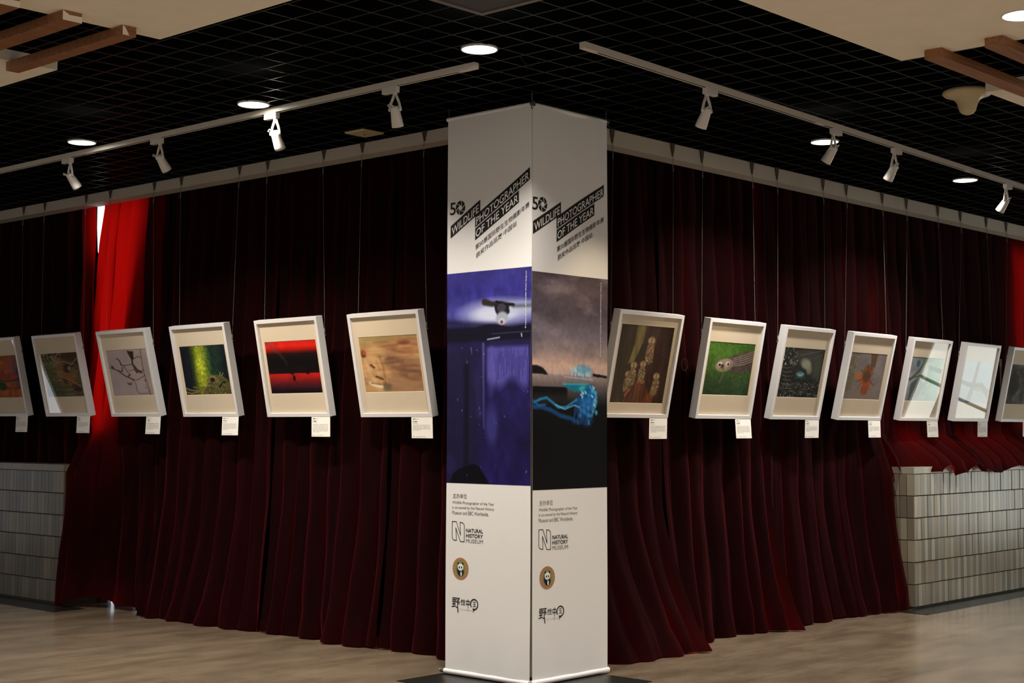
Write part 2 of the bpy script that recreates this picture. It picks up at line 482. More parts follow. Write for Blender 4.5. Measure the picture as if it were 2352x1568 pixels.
# left wall, from the far end towards the corner
curtain('curtain', 'dark red velvet curtain ending behind the tiled sill at the far left', 'L', 5.03, 8.9, TL, lambda v: 1.13, 11, n_top=-.045,
        n_bot=-.03, flare=.03, blocker=(lambda z: I(z, [2.9, 3.05], [5.06, 5.17]), lambda z: 8.9), pitch=.2)
def left_bulge(S, Z):     # swings out round the end of the tiled sill
    return .25 * np.clip((1.46 - Z) / .32, 0, 1) * np.clip((S - 4.62) / .30, 0, 1) * (1 - .1 * np.clip((.5 - Z) / .5, 0, 1))
curtain('curtain', 'red velvet curtain glowing bright with daylight, ending beside the left tiled wall', 'L', 4.00, 5.0, TL,
        lambda v: .012 + .085 * math.exp(-((v - .74) / .13) ** 2) + .03 * math.exp(-((v - .45) / .1) ** 2), 23, n_bot=.0, flare=.14, amp=.036,
        e1=lambda z: I(z, [0, .67, 1.18, 1.5, 3.1, 3.39], [.04, .03, .02, .22, .04, -.01]), crumple=.012, pitch=.17, bulge=left_bulge,
        blocker=(lambda z: 4.0, lambda z: I(z, [1.2, 1.3, 1.6, 2.25, 3.4], [5.1, 4.98, 4.82, 4.67, 4.39])))
curtain('curtain', 'dark red velvet curtain behind the picture of a horned reptile', 'L', 2.56, 3.98, TL,
        lambda v: .01, 34, n_bot=.06, flare=.26, crumple=.015, blocker=(lambda z: 2.56, lambda z: 3.99), pitch=.17)
curtain('curtain', 'dark red velvet curtain left of the left banner, behind the red and black picture', 'L', 1.31, 2.53, TL,
        lambda v: .012, 45, n_bot=.03, flare=.16, crumple=.012, blocker=(lambda z: 1.31, lambda z: 2.55), pitch=.16)
curtain('curtain', 'dark red velvet curtain directly beside the left edge of the left banner', 'L', .02, 1.28, TL,
        lambda v: .012, 56, n_bot=.01, flare=.13, crumple=.012, blocker=(lambda z: 0.0, lambda z: 1.30), pitch=.17)
# right wall
curtain('curtain', 'dark red velvet curtain pooling on the floor directly right of the right banner', 'R', .02, 1.33, TR,
        lambda v: .012, 67, n_bot=.05, flare=.40, crumple=.02, blocker=(lambda z: 0.0, lambda z: 1.34), pitch=.17)
curtain('curtain', 'dark red velvet curtain behind the picture of a grey owl on green', 'R', 1.36, 2.66, TR,
        lambda v: .012, 78, n_bot=.04, flare=.28, crumple=.014, blocker=(lambda z: 1.35, lambda z: 2.67), pitch=.17)
def right_bulge(S, Z):
    return .14 * np.clip((1.5 - Z) / .4, 0, 1) * np.clip((S - 3.9) / .35, 0, 1)
curtain('curtain', 'dark red velvet curtain behind the orange wings picture, ending at the right tiled wall', 'R', 2.69, 4.36, TR,
        lambda v: .012, 89, n_bot=.03, flare=.20, crumple=.014, bulge=right_bulge, e1=lambda z: I(z, [0, 1.1, 1.5, 2.0], [-.02, -.06, 0, .06]),
        blocker=(lambda z: 2.68, lambda z: 4.40 - .045 * I(z, [2.1, 2.55], [1, 0])), pitch=.17)
curtain('curtain', 'narrow dark curtain end hanging just over the left corner of the right tiled wall', 'R', 4.25, 4.47, TR,
        lambda v: 1.105, 93, n_top=-.075, n_bot=-.03, flare=.0, amp=.02, bulge=lambda S, Z: .14 * np.clip((1.5 - Z) / .4, 0, 1), fold_n=3,
        e0=lambda z: I(z, [1.5, 2.5], [0, .14]), e1=lambda z: I(z, [1.45, 1.7], [.10, 0]))
def over_sill(S, Z):      # the short drapes hang out over the tiled sill
    return (.13 + .155 * np.clip((S - 4.60) / .28, 0, 1)) * np.clip((1.42 - Z) / .22, 0, 1) ** .8
curtain('curtain', 'short red velvet drape spilling over the right tiled wall, glowing at its left end', 'R', 4.41, 5.735, TR,
        lambda v: 1.135 + .035 * math.cos(v * 13 + 1.2) + .02 * math.cos(v * 29), 90, n_bot=.02, flare=.02, bulge=over_sill, pitch=.22, flare_h=.5, amp=.024,
        blocker=(lambda z: 4.46, lambda z: 5.72), blocker_z=1.44, crumple=.006)
curtain('curtain', 'short red velvet drape lying on the tiled wall at the far right', 'R', 5.60, 8.9, TR,
        lambda v: 1.135 + .03 * math.cos(v * 23), 101, n_bot=.02, flare=.02, bulge=over_sill, pitch=.22, flare_h=.5, amp=.024,
        blocker=(lambda z: 5.75, lambda z: 7.2), blocker_z=1.44, crumple=.006)

# ------------------------------------------------------------------ picture painting
def vnoise(X, Y, sx, sy, seed, octv=3):
    rs = np.random.RandomState(seed); out = np.zeros_like(X); tot = 0
    for o in range(octv):
        gx, gy = int(sx * 2 ** o) + 2, int(sy * 2 ** o) + 2
        G = rs.rand(gy + 1, gx + 1)
        x_ = np.clip(X, 0, .9999) * (gx - 1); y_ = np.clip(Y, 0, .9999) * (gy - 1)
        i = x_.astype(int); j = y_.astype(int); fx = x_ - i; fy = y_ - j
        fx = fx * fx * (3 - 2 * fx); fy = fy * fy * (3 - 2 * fy)
        v = G[j, i] * (1 - fx) * (1 - fy) + G[j, i + 1] * fx * (1 - fy) + G[j + 1, i] * (1 - fx) * fy + G[j + 1, i + 1] * fx * fy
        out += v / 2 ** o; tot += 1 / 2 ** o
    return out / tot

class Pic:
    """colours are given 0-255 as the print looks; v runs downwards"""
    def __init__(self, w, h, bg):
        self.X, self.Y = np.meshgrid(np.linspace(0, 1, w), np.linspace(0, 1, h))
        self.asp = h / w
        self.C = np.ones((h, w, 3)) * np.array(bg, float)
    def mix(self, a, c):
        a = np.clip(a, 0, 1)[..., None]; self.C = self.C * (1 - a) + np.array(c, float) * a; return self
    def grad(self, stops, axis='y'):
        t = self.Y if axis == 'y' else self.X
        p = [s[0] for s in stops]
        self.C = np.stack([np.interp(t, p, [s[1][k] for s in stops]) for k in range(3)], -1); return self
    def blob(self, cx, cy, rx, ry, c, a=1, rot=0, soft=.3):
        dx = self.X - cx; dy = (self.Y - cy) * self.asp; r = math.radians(rot); ry = ry * self.asp
        u = (dx * math.cos(r) + dy * math.sin(r)) / rx; v = (-dx * math.sin(r) + dy * math.cos(r)) / ry
        d = np.sqrt(u * u + v * v)
        return self.mix(a * np.clip((1 - d) / soft + .5, 0, 1), c)
    def line(self, pts, wd, c, a=1, soft=.006):
        D = np.full_like(self.X, 9.)
        n_ = len(pts) - 1
        for i in range(n_):
            (x0, y0), (x1, y1) = pts[i], pts[i + 1]
            y0 *= self.asp; y1 *= self.asp
            dx, dy = x1 - x0, y1 - y0; L = dx * dx + dy * dy + 1e-9
            t = np.clip(((self.X - x0) * dx + (self.Y * self.asp - y0) * dy) / L, 0, 1)
            w_ = wd if not isinstance(wd, tuple) else wd[0] + (wd[1] - wd[0]) * (i + t) / n_
            D = np.minimum(D, np.hypot(self.X - x0 - t * dx, self.Y * self.asp - y0 - t * dy) - w_)
        return self.mix(a * np.clip(.5 - D / soft, 0, 1), c)
    def poly(self, pts, c, a=1, soft=1):
        ins = np.zeros(self.X.shape, bool); n_ = len(pts)
        for i in range(n_):
            (x0, y0), (x1, y1) = pts[i], pts[(i + 1) % n_]
            cnd = ((y0 > self.Y) != (y1 > self.Y)) & (self.X < (x1 - x0) * (self.Y - y0) / (y1 - y0 + 1e-12) + x0)
            ins ^= cnd
        m_ = ins.astype(float)
        for _ in range(2):
            q = np.pad(m_, 1, 'edge'); m_ = (q[:-2, 1:-1] + q[2:, 1:-1] + q[1:-1, :-2] + q[1:-1, 2:] + 2 * m_) / 6
        return self.mix(a * m_, c)
    def speck(self, seed, n, box, r, c, a=1, asp=1, rot=None):
        rs = random.Random(seed)
        for _ in range(n):
            k = rs.uniform(.5, 1.3)
            self.blob(rs.uniform(box[0], box[2]), rs.uniform(box[1], box[3]), r * k, r * k * asp, c, a * rs.uniform(.4, 1), rs.uniform(-60, 60) if rot is None else rot + rs.uniform(-20, 20), .6)
        return self
    def tex(self, seed, sx, sy, amt, octv=4):
        nz = vnoise(self.X, self.Y, sx, sy, seed, octv) - .5
        self.C = self.C * (1 + amt * 2 * nz[..., None]); return self
    def lin(self, gain=1.35):
        return np.clip(s2l(np.clip(self.C, 0, 255)) ** 1.12 * gain, 0, .95)

RES = 140
def owl(p, x, y, s, tilt=0, face=1):
    p.blob(x, y + .10 * s, .060 * s, .105 * s, (112, 92, 66), 1, tilt, .25)
    p.speck(int(x * 997), int(60), (x - .05 * s, y + .01 * s, x + .05 * s, y + .19 * s), .011 * s, (188, 168, 132), .7, .45)
    p.speck(int(x * 991), int(30), (x - .05 * s, y + .01 * s, x + .05 * s, y + .18 * s), .009 * s, (60, 44, 32), .8, .45)
    p.blob(x, y - .03 * s, .055 * s, .042 * s, (132, 110, 80), 1, 0, .3)
    for q in (-1, 1):
        p.blob(x + q * .021 * s, y - .032 * s, .020 * s, .019 * s, (186, 168, 132), .9, 0, .6)
        p.blob(x + q * .020 * s, y - .034 * s, .008 * s, .006 * s, (50, 38, 26), .9, 0, .5)
    p.line([(x, y - .045 * s), (x, y - .005 * s)], .006 * s, (90, 70, 46))

def pic_ground():
    p = Pic(RES, RES, (160, 92, 56)).tex(1, 5, 5, .28).tex(8, 40, 12, .25)
    p.blob(.95, .35, .2, .4, (112, 78, 96), .8, 0, .9).blob(1.0, .45, .09, .16, (56, 66, 104), .9, 0, .6)
    for k in range(22):
        x = k / 22; p.line([(x, .40 + .02 * (k % 3)), (x + .05, .50), (x + .08, .62), (x + .12, .80)], (.007, .003), (58, 40, 58), .8)
    p.line([(0, .60), (.3, .55), (.6, .62), (1, .57)], .012, (40, 40, 58), .8).line([(0, .80), (.4, .73), (.8, .79), (1, .76)], .009, (52, 44, 60), .7)
    p.speck(4, 16, (.1, .42, 1, .52), .035, (186, 52, 48), .8, 1.4, 80)
    p.blob(.42, .72, .16, .10, (38, 66, 34), .9, 20, .5)
    return p
def pic_thicket():
    p = Pic(RES, RES, (86, 78, 62)).tex(2, 6, 6, .35)
    p.blob(.15, .1, .5, .22, (142, 126, 110), .9, 0, .5)
    p.speck(12, 42, (0, 0, .62, .2), .022, (34, 26, 24), .95, 1.4)
    p.blob(.85, .12, .35, .2, (72, 46, 40), .8, 0, .6)
    p.blob(.58, .50, .26, .33, (132, 96, 66), .85, -25, .7).blob(.66, .62, .12, .25, (132, 78, 42), .8, -25, .5)
    p.blob(.66, .36, .10, .10, (48, 32, 34), .9).blob(.72, .36, .035, .05, (150, 128, 130), 1)
    p.poly([(.45, .55), (.62, .62), (.60, .72), (.50, .66)], (40, 28, 36))
    p.blob(.84, .80, .13, .08, (58, 38, 42), .95, 20, .4)
    p.blob(.12, .45, .2, .35, (76, 92, 66), .7, 0, .8).blob(.3, .85, .4, .2, (72, 84, 60), .7, 0, .7)
    rs = random.Random(3)
    for k in range(240):
        x, y = rs.uniform(-.1, 1), rs.uniform(.15, 1); a = rs.uniform(-1, 1); l = rs.uniform(.08, .28)
        c = rs.choice([(128, 130, 92), (150, 138, 106), (96, 104, 70), (60, 62, 44), (118, 96, 66)])
        p.line([(x, y), (x + l * math.cos(a) * .5, y - l * math.sin(a) * .4), (x + l * math.cos(a), y - l * math.sin(a) * .5)], .0035, c, .75)
    p.line([(.30, .30), (.45, .20), (.65, .20), (.80, .28), (1, .12)], .007, (160, 140, 112))
    p.line([(.45, .55), (.7, .62), (.95, .78)], .006, (160, 140, 110))
    return p
def pic_mantis():
    p = Pic(RES, RES, (160, 148, 150)).tex(3, 3, 3, .07)
    D = (62, 48, 38); B = (98, 68, 58)
    p.line([(.86, 0), (.845, .5), (.90, .85), (.92, 1)], .011, (112, 98, 70)).speck(7, 16, (.83, .1, .9, .95), .013, (70, 46, 44), .8)
    p.line([(.62, .22), (.78, .16), (.84, .19)], .014, (120, 112, 74))
    p.poly([(.52, .03), (.68, .05), (.66, .22), (.60, .22)], (58, 44, 36))
    p.line([(.62, .2), (.61, .32)], .018, D)
    p.poly([(.59, .28), (.66, .35), (.72, .44), (.82, .48), (.80, .53), (.72, .50), (.67, .52), (.62, .42)], (78, 62, 48))
    p.line([(.60, .32), (.52, .335), (.35, .34)], .007, D).line([(.63, .44), (.48, .46)], .005, D)
    p.line([(.24, .18), (.30, .23), (.33, .33)], (.012, .02), B).line([(.33, .34), (.38, .34), (.50, .56)], .009, B)
    p.line([(.10, .40), (.16, .42), (.22, .45), (.38, .57), (.50, .62), (.56, .66)], (.012, .016), B)
    p.line([(.22, .44), (.32, .47), (.35, .38)], .013, B).line([(.50, .54), (.44, .59)], .018, B)
    p.poly([(.04, .385), (.10, .33), (.14, .38), (.13, .42)], B).line([(.10, .36), (.05, .31)], .004, D).line([(.08, .38), (.0, .38)], .004, D)
    p.line([(.53, .63), (.60, .66), (.66, .66), (.86, .57)], .006, D)
    p.line([(.56, .65), (.60, .75), (.60, .88), (.63, .95), (.90, .95)], .005, D)
    p.poly([(.38, .70), (.46, .73), (.52, .70), (.49, .77), (.42, .76)], B)
    return p
def pic_reptile():
    p = Pic(RES, RES, (30, 36, 30)).grad([(0, (22, 26, 44)), (.18, (32, 42, 32)), (.38, (128, 138, 40)), (.52, (110, 126, 44)), (.66, (34, 58, 46)), (.85, (34, 48, 44)), (1, (24, 30, 36))], 'x')
    p.blob(.40, .45, .10, .36, (170, 178, 58), .7, 0, .9).tex(4, 6, 3, .12)
    p.blob(.12, .4, .12, .6, (20, 26, 44), .5, 0, .9)
    G = (86, 82, 50)
    p.poly([(.36, 1), (.44, .86), (.52, .78), (.60, .66), (.70, .60), (.84, .62), (.97, .72), (1, .84), (.98, 1)], G)
    p.tex(14, 30, 30, .35)
    p.blob(.63, .69, .10, .09, (112, 104, 68), 1).blob(.63, .70, .06, .055, (70, 60, 38), 1).blob(.63, .71, .028, .028, (20, 14, 10), 1).line([(.56, .66), (.63, .63), (.70, .67)], .006, (150, 140, 96))
    p.line([(.44, .86), (.30, .92), (.10, .90), (.02, .86)], .018, (112, 102, 64)).line([(.3, .93), (.12, .97), (.02, .94)], .016, (120, 108, 70)).line([(.42, .84), (.30, .86), (.18, .84)], .014, (112, 102, 64))
    p.line([(.75, .86), (.84, .76), (.94, .74)], .016, (28, 28, 20)).line([(.80, .62), (.82, .55)], .006, (150, 150, 110)).line([(.84, .62), (.88, .57)], .006, (150, 150, 110))
    p.speck(9, 90, (.45, .72, .98, 1), .012, (150, 142, 100), .6).speck(19, 60, (.45, .72, .98, 1), .012, (40, 40, 24), .6)
    return p
def pic_redwater():
    p = Pic(RES, RES, (20, 14, 14)).grad([(0, (188, 40, 34)), (.10, (200, 38, 28)), (.17, (150, 26, 18)), (.25, (32, 18, 18)), (.40, (16, 14, 16)), (.60, (24, 16, 18)), (.612, (30, 16, 16)), (.622, (168, 34, 26)), (.68, (160, 36, 30)), (.78, (104, 30, 36)), (.88, (60, 26, 36)), (.95, (26, 20, 26)), (1, (20, 16, 20))])
    p.line([(.0, .0), (.15, .12), (.28, .25), (.40, .45)], (.05, .012), (84, 80, 84), .35, .05)
    p.poly([(.42, .61), (.46, .64), (.50, .61)], (20, 14, 14)).poly([(.72, .61), (.76, .645), (.82, .61)], (20, 14, 14))
    p.line([(.475, .62), (.485, .70), (.50, .76), (.57, .85)], (.012, .004), (26, 14, 16)).blob(.49, .71, .025, .045, (26, 14, 16)).line([(.53, .63), (.52, .70)], .003, (40, 20, 20)).line([(.40, .86), (.46, .97)], .004, (40, 18, 22))
    return p.tex(5, 8, 8, .10)
def pic_blurlion():
    p = Pic(RES, RES, (170, 136, 98)).tex(6, 3, 8, .18)
    p.blob(.4, .05, .5, .12, (150, 138, 88), .7, 0, .8).blob(.75, .2, .35, .14, (176, 128, 90), .8, 0, .8).blob(.76, .13, .10, .04, (112, 64, 50), .8, 0, .8)
    p.blob(.05, .3, .05, .07, (76, 34, 22), .9, 0, .7).blob(.12, .27, .12, .06, (188, 118, 72), .6, 0, .8)
    p.blob(.3, .45, .16, .38, (186, 150, 108), .9, -12, .5)
    p.blob(.5, .46, .13, .08, (112, 84, 62), .8, -10, .7).blob(.72, .55, .30, .16, (120, 86, 66), .85, 12, .6).blob(.86, .70, .2, .12, (96, 68, 54), .6, 10, .8)
    p.poly([(.42, .74), (1, .86), (1, 1), (.42, 1)], (150, 116, 90), .75)
    p.blob(.38, .9, .08, .08, (98, 88, 66), .8, 0, .8)
    p.line([(.14, .51), (.20, .56)], .012, (96, 62, 44), .9, .03).line([(.22, .72), (.33, .77)], .010, (90, 54, 42), .9, .03)
    p.line([(.26, .45), (.30, .60), (.31, .72)], .015, (150, 110, 78), .6, .04)
    p.line([(.10, .83), (.20, .88), (.30, .90)], .022, (214, 206, 184), .9, .04).line([(.12, .83), (.28, .86)], .006, (84, 70, 60), .9, .02)
    rs = random.Random(66)
    for k in range(46):
        x, y = rs.uniform(.25, .95), rs.uniform(.02, .8); l = rs.uniform(.12, .35); c = rs.choice([(196, 150, 104), (128, 88, 64), (172, 120, 84), (110, 76, 58), (190, 160, 108)])
        p.line([(x, y), (x + l, y + rs.uniform(-.02, .06))], rs.uniform(.008, .022), c, .35, .05)
    p.line([(.06, .40), (.10, .55), (.14, .70), (.20, .84)], .02, (200, 168, 128), .6, .05)
    p.line([(.33, .36), (.36, .55), (.37, .74), (.35, .90)], .016, (118, 84, 62), .55, .05)
    p.blob(.29, .66, .05, .05, (196, 160, 118), .7, 0, .8).line([(.16, .50), (.21, .555)], .012, (84, 52, 38), .9, .02).line([(.23, .715), (.33, .765)], .011, (84, 48, 38), .9, .02)
    p.tex(16, 3, 24, .12)
    return p
def pic_owlets():
    p = Pic(RES, 150, (52, 38, 30)).grad([(0, (58, 46, 32)), (.35, (70, 60, 38)), (.5, (58, 42, 34)), (.8, (66, 48, 42)), (1, (50, 40, 32))], 'x').tex(7, 7, 1, .25)
    p.poly([(.30, 0), (.46, 0), (.44, .22), (.38, .36), (.32, .48), (.22, .50), (.30, .25)], (124, 112, 66))
    p.poly([(.34, .60), (.40, .42), (.50, .36), (.60, .44), (.58, .60), (.50, .72), (.40, .74)], (66, 42, 30))
    p.poly([(.26, 1), (.30, .86), (.40, .74), (.46, .70), (.60, .71), (.64, .80), (.72, .86), (.80, .86), (.80, 1)], (96, 58, 40))
    rs = random.Random(77)
    for k in range(40):
        x = rs.uniform(.28, .78); y = rs.uniform(.74, .9) if x < .64 else rs.uniform(.87, .93); p.line([(x, y), (x + rs.uniform(-.05, .03), y + .12)], .006, rs.choice([(140, 84, 52), (58, 34, 28), (120, 70, 44), (70, 64, 44)]), .7)
    p.tex(17, 24, 5, .2)
    p.poly([(.24, .90), (.36, .78), (.34, .84), (.26, .92)], (160, 94, 62)).blob(.52, .72, .08, .03, (150, 84, 56), .9)
    for x, y, s, t in ((.26, .66, 1.0, 10), (.34, .55, 1.15, 0), (.51, .53, 1.1, 0), (.80, .68, 1.15, 15)): owl(p, x, y, s, t)
    owl(p, .60, .23, 1.3, -8)
    p.line([(.64, .24), (.66, .36)], (.03, .014), (156, 106, 76), .6)
    return p
def pic_greyowl():
    p = Pic(RES, RES, (58, 84, 38)).grad([(0, (62, 98, 36)), (.4, (70, 96, 44)), (.8, (52, 74, 46)), (1, (50, 68, 48))]).tex(8, 3, 3, .15)
    p.blob(.25, .2, .3, .25, (84, 116, 50), .6, 0, .9)
    p.poly([(.33, .34), (.55, .24), (1.0, .10), (1.0, .50), (.80, .56), (.60, .58), (.48, .54)], (84, 74, 68)).tex(18, 30, 24, .25)
    for k in range(9): p.line([(.55, .30 + .035 * k), (.8, .22 + .045 * k), (1, .14 + .045 * k)], .007, (146, 132, 124) if k < 5 else (62, 54, 48), .8)
    p.blob(.38, .43, .19, .12, (146, 132, 122), 1, -12, .25)
    for k in range(5): p.line([(.44 + .02 * k, .34 + .01 * k), (.50 + .02 * k, .44), (.42 + .02 * k, .52)], .004, (96, 84, 76), .8)
    p.blob(.29, .42, .05, .045, (196, 184, 170)).blob(.45, .40, .045, .045, (196, 184, 170)).blob(.28, .43, .025, .025, (36, 28, 28)).blob(.46, .41, .022, .028, (48, 42, 38))
    p.blob(.34, .46, .035, .05, (70, 56, 50)).blob(.34, .52, .09, .04, (126, 122, 68), .7).line([(.37, .47), (.38, .60), (.33, .76)], (.012, .010), (102, 92, 90))
    return p
def pic_bokeh():
    p = Pic(RES, RES, (44, 46, 44)).tex(9, 8, 8, .4)
    p.blob(.62, .12, .35, .2, (84, 84, 80), .6, 0, .8).blob(.58, .32, .14, .10, (168, 168, 154), .8, 30, .6).blob(.68, .44, .07, .08, (140, 142, 128), .8, 0, .6).blob(.88, .4, .14, .22, (84, 90, 76), .7, 0, .8)
    p.line([(.40, .15), (.95, .02)], .012, (110, 108, 106), .6, .02).line([(.45, .28), (1, .1)], .008, (96, 96, 92), .6, .02)
    p.blob(.48, .53, .10, .06, (92, 140, 146), .9, 0, .6).line([(.42, .53), (.48, .55), (.54, .52)], .008, (170, 200, 205), .9)
    for q in range(5): p.line([(.38 + .05 * q, .57), (.34 + .06 * q, .64)], .004, (76, 110, 116), .7)
    p.speck(21, 40, (0, .0, .35, .35), .018, (170, 168, 156), .8).speck(22, 60, (0, .35, .4, .8), .010, (160, 158, 150), .8, .5).speck(23, 150, (0, .7, 1, 1), .010, (176, 174, 164), .8)
    p.speck(24, 60, (.4, .55, 1, .85), .009, (120, 120, 112), .6)
    for q in range(6): p.line([(.02 * q, .4 + .08 * q), (.12, .42 + .08 * q), (.22 + .02 * q, .40 + .085 * q)], .005, (150, 148, 140), .7)
    return p
def pic_wings():
    p = Pic(RES, RES, (120, 112, 112)).tex(10, 4, 4, .12)
    p.blob(.05, .4, .16, .45, (104, 98, 78), .8, 0, .7).speck(31, 60, (0, .05, .25, .75), .016, (158, 150, 136), .6).speck(32, 60, (.7, .3, 1, .9), .014, (140, 132, 124), .6)
    p.blob(.4, .95, .7, .15, (128, 116, 108), .9, 0, .5)
    p.poly([(.54, 0), (.74, 0), (.72, .3), (.60, .3)], (96, 76, 58))
    p.blob(.55, .40, .13, .16, (94, 76, 60), 1, 0, .4)
    for k in range(13):
        a = math.radians(200 + k * 28 - 90)
        if 60 < (200 + k * 28) % 360 < 120: continue
        p.line([(.54, .52), (.54 + .26 * math.cos(a), .55 + .26 * math.sin(a))], (.045, .018), (158, 84, 46) if k % 2 else (134, 78, 50), .9)
    p.line([(.56, .6), (.54, .82)], (.07, .09), (152, 80, 48), .95).blob(.53, .50, .10, .13, (90, 64, 50), .9, 0, .5)
    for k in range(6): p.line([(.46 + .03 * k, .72), (.44 + .035 * k, .88)], .005, (96, 60, 44), .8)
    p.blob(.30, .50, .10, .06, (170, 104, 52), .9, 20, .6)
    p.speck(33, 60, (.3, .35, .8, .85), .008, (70, 52, 42), .6)
    return p
def pic_branches():
    p = Pic(RES, RES, (128, 150, 132)).grad([(0, (148, 150, 164)), (.4, (116, 128, 122)), (.7, (110, 150, 130)), (1, (150, 190, 176))], 'x').tex(11, 3, 3, .2)
    p.blob(.22, .15, .06, .08, (64, 92, 110), .9).line([(.05, .52), (.28, .32), (.42, .08)], .03, (84, 92, 78), .9, .02).line([(.0, .50), (.5, .38)], .018, (88, 92, 70), .9, .02).line([(.60, .22), (1, .30)], .05, (80, 104, 92), .9, .03)
    p.blob(.50, .05, .12, .06, (90, 112, 78), .8).poly([(.10, .98), (.10, .6), (.30, .45), (.52, .60), (.38, .9), (.2, 1)], (78, 88, 84), .8).blob(.5, .4, .05, .18, (170, 174, 160), .8, 10, .5)
    p.speck(41, 14, (.5, .55, 1, .95), .04, (150, 186, 176), .5)
    return p
def pic_crossbranch():
    p = Pic(RES, RES, (176, 192, 206)).grad([(0, (178, 196, 214)), (.6, (170, 184, 196)), (1, (156, 166, 178))]).tex(12, 3, 3, .06)
    p.line([(.50, .0), (.46, .35), (.42, .60), (.34, .95)], (.05, .07), (112, 108, 104), .95, .03)
    p.line([(0, .50), (.25, .56), (.5, .58), (.72, .58), (1, .78)], (.045, .075), (104, 98, 88), .95, .02).blob(.6, .66, .12, .06, (140, 116, 94), .8)
    return p
def pic_grey():
    return Pic(60, 60, (92, 92, 92)).tex(13, 6, 6, .5).blob(.2, .5, .2, .3, (50, 50, 54), .8)

# ------------------------------------------------------------------ framed pictures
TILT = math.radians(12.0)
FW, FH, FD, FB = .70, .712, .058, .026
N0 = .15            # how far the lower front edge stands off the curtain line
Z0 = 1.572
def frame_matrix(side, s_c, z=Z0, tilt=TILT, n0=N0):
    # local x = viewer's right, local -y = towards the viewer, z up; origin = lower front edge centre
    base = Matrix.Translation((-n0, s_c, z)) @ Matrix.Rotation(-math.pi / 2, 4, 'Z') if side == 'L' else Matrix.Translation((s_c, -n0, z))
    return base @ Matrix.Rotation(tilt, 4, 'X')

def ring(mb, x0, x1, z0, z1, b, y0, y1, mi=0):
    """mitred moulding ring"""
    o = [(x0, z0), (x1, z0), (x1, z1), (x0, z1)]; i = [(x0 + b, z0 + b), (x1 - b, z0 + b), (x1 - b, z1 - b), (x0 + b, z1 - b)]
    vs = [(x_, y0, z_) for x_, z_ in o] + [(x_, y0, z_) for x_, z_ in i] + [(x_, y1, z_) for x_, z_ in o] + [(x_, y1, z_) for x_, z_ in i]
    fs = []
    for k in range(4):
        l = (k + 1) % 4
        fs += [(k, l, 4 + l, 4 + k), (8 + k, 12 + k, 12 + l, 8 + l), (k, 8 + k, 8 + l, l), (4 + k, 4 + l, 12 + l, 12 + k)]
    mb.add(vs, fs, mi)

FR_MESH = {}
def framed_picture(side, s_c, z, desc, painter, win=(.09, .91, .235, .772), tilt=TILT):
    root = thing('framed_picture', 'white frame holding a picture of ' + desc, 'picture', frame_matrix(side, s_c, z, tilt), 'white framed pictures hanging in front of the curtains')
    key = win
    if key not in FR_MESH:
        h = FW / 2
        a = MB(); ring(a, -h, h, 0, FH, FB, 0, FD)
        o1 = a.build('frame_moulding', M_frame, root, bevel=.0012)
        b = MB(); ring_in = (FB - .001)
        x0, x1 = -h + win[0] * FW, -h + win[1] * FW; z0, z1 = win[2] * FH, win[3] * FH
        X0, X1, Z0_, Z1_ = -h + ring_in, h - ring_in, ring_in, FH - ring_in
        y = .019; t = .0025
        vs = [(X0, y, Z0_), (X1, y, Z0_), (X1, y, Z1_), (X0, y, Z1_), (x0, y, z0), (x1, y, z0), (x1, y, z1), (x0, y, z1)]
        vs += [(x0 + .002, y + t, z0 + .002), (x1 - .002, y + t, z0 + .002), (x1 - .002, y + t, z1 - .002), (x0 + .002, y + t, z1 - .002)]
        fs = [(k, (k + 1) % 4, 4 + (k + 1) % 4, 4 + k) for k in range(4)] + [(4 + k, 4 + (k + 1) % 4, 8 + (k + 1) % 4, 8 + k) for k in range(4)]
        b.add(vs, fs); o2 = b.build('mat_board', M_matb, root)
        o3 = MB().box(-h + FB - .001, h - FB + .001, .0125, .0145, FB - .001, FH - FB + .001).build('glass_pane', M_glass, root)
        o4 = MB().box(-h + .012, h - .012, .046, .052, .012, FH - .012).build('backing_board', M_back, root)
        FR_MESH[key] = (o1, o2, o3, o4)
    else:
        for o in FR_MESH[key]:
            c = o.copy(); col.objects.link(c); c.parent = root
    p = painter()
    H_, W_ = p.X.shape
    P = np.stack([-FW / 2 + FW * (win[0] + (win[1] - win[0]) * p.X), np.full_like(p.X, .0215), FH * (win[3] - (win[3] - win[2]) * p.Y)], -1)
    grid_obj('printed_picture', P[::-1], M_pic, root, p.lin()[::-1], smooth=False)
    return root

LEFT = [(6.19, 'orange ground, cut by the left photo edge', 'the cut-off orange picture', pic_ground),
        (5.185, 'a spotted animal hidden among dry grass and thicket', 'the grassy thicket picture', pic_thicket),
        (4.16, 'a brown leaf-like mantis on a thin twig', 'the mantis picture', pic_mantis),
        (3.155, 'a horned reptile below a yellow-green glow', 'the reptile picture', pic_reptile),
        (2.11, 'red water crossed by a broad black band', 'the red and black picture', pic_redwater),
        (1.085, 'a blurred tan lion face in motion', 'the blurred lion picture', pic_blurlion)]
RIGHT = [(.885, 'five spotted owlets perched on a broken stump', 'the five owlets picture', pic_owlets),
         (1.905, 'a grey owl leaning in over a green background', 'the grey owl picture', pic_greyowl),
         (2.86, 'dark foliage full of white specks with a blue glow', 'the white-speckled dark picture', pic_bokeh),
         (3.825, 'a bird with spread orange wings over grey snow', 'the orange wings picture', pic_wings),
         (4.84, 'pale green branches behind glare on the glass', 'the pale green picture', pic_branches),
         (5.83, 'two dark branches crossing on pale blue', 'the crossed branches picture', pic_crossbranch),
         (6.80, 'a dark shape, cut by the right photo edge', 'the cut-off grey picture', pic_grey)]
FRAMES = []
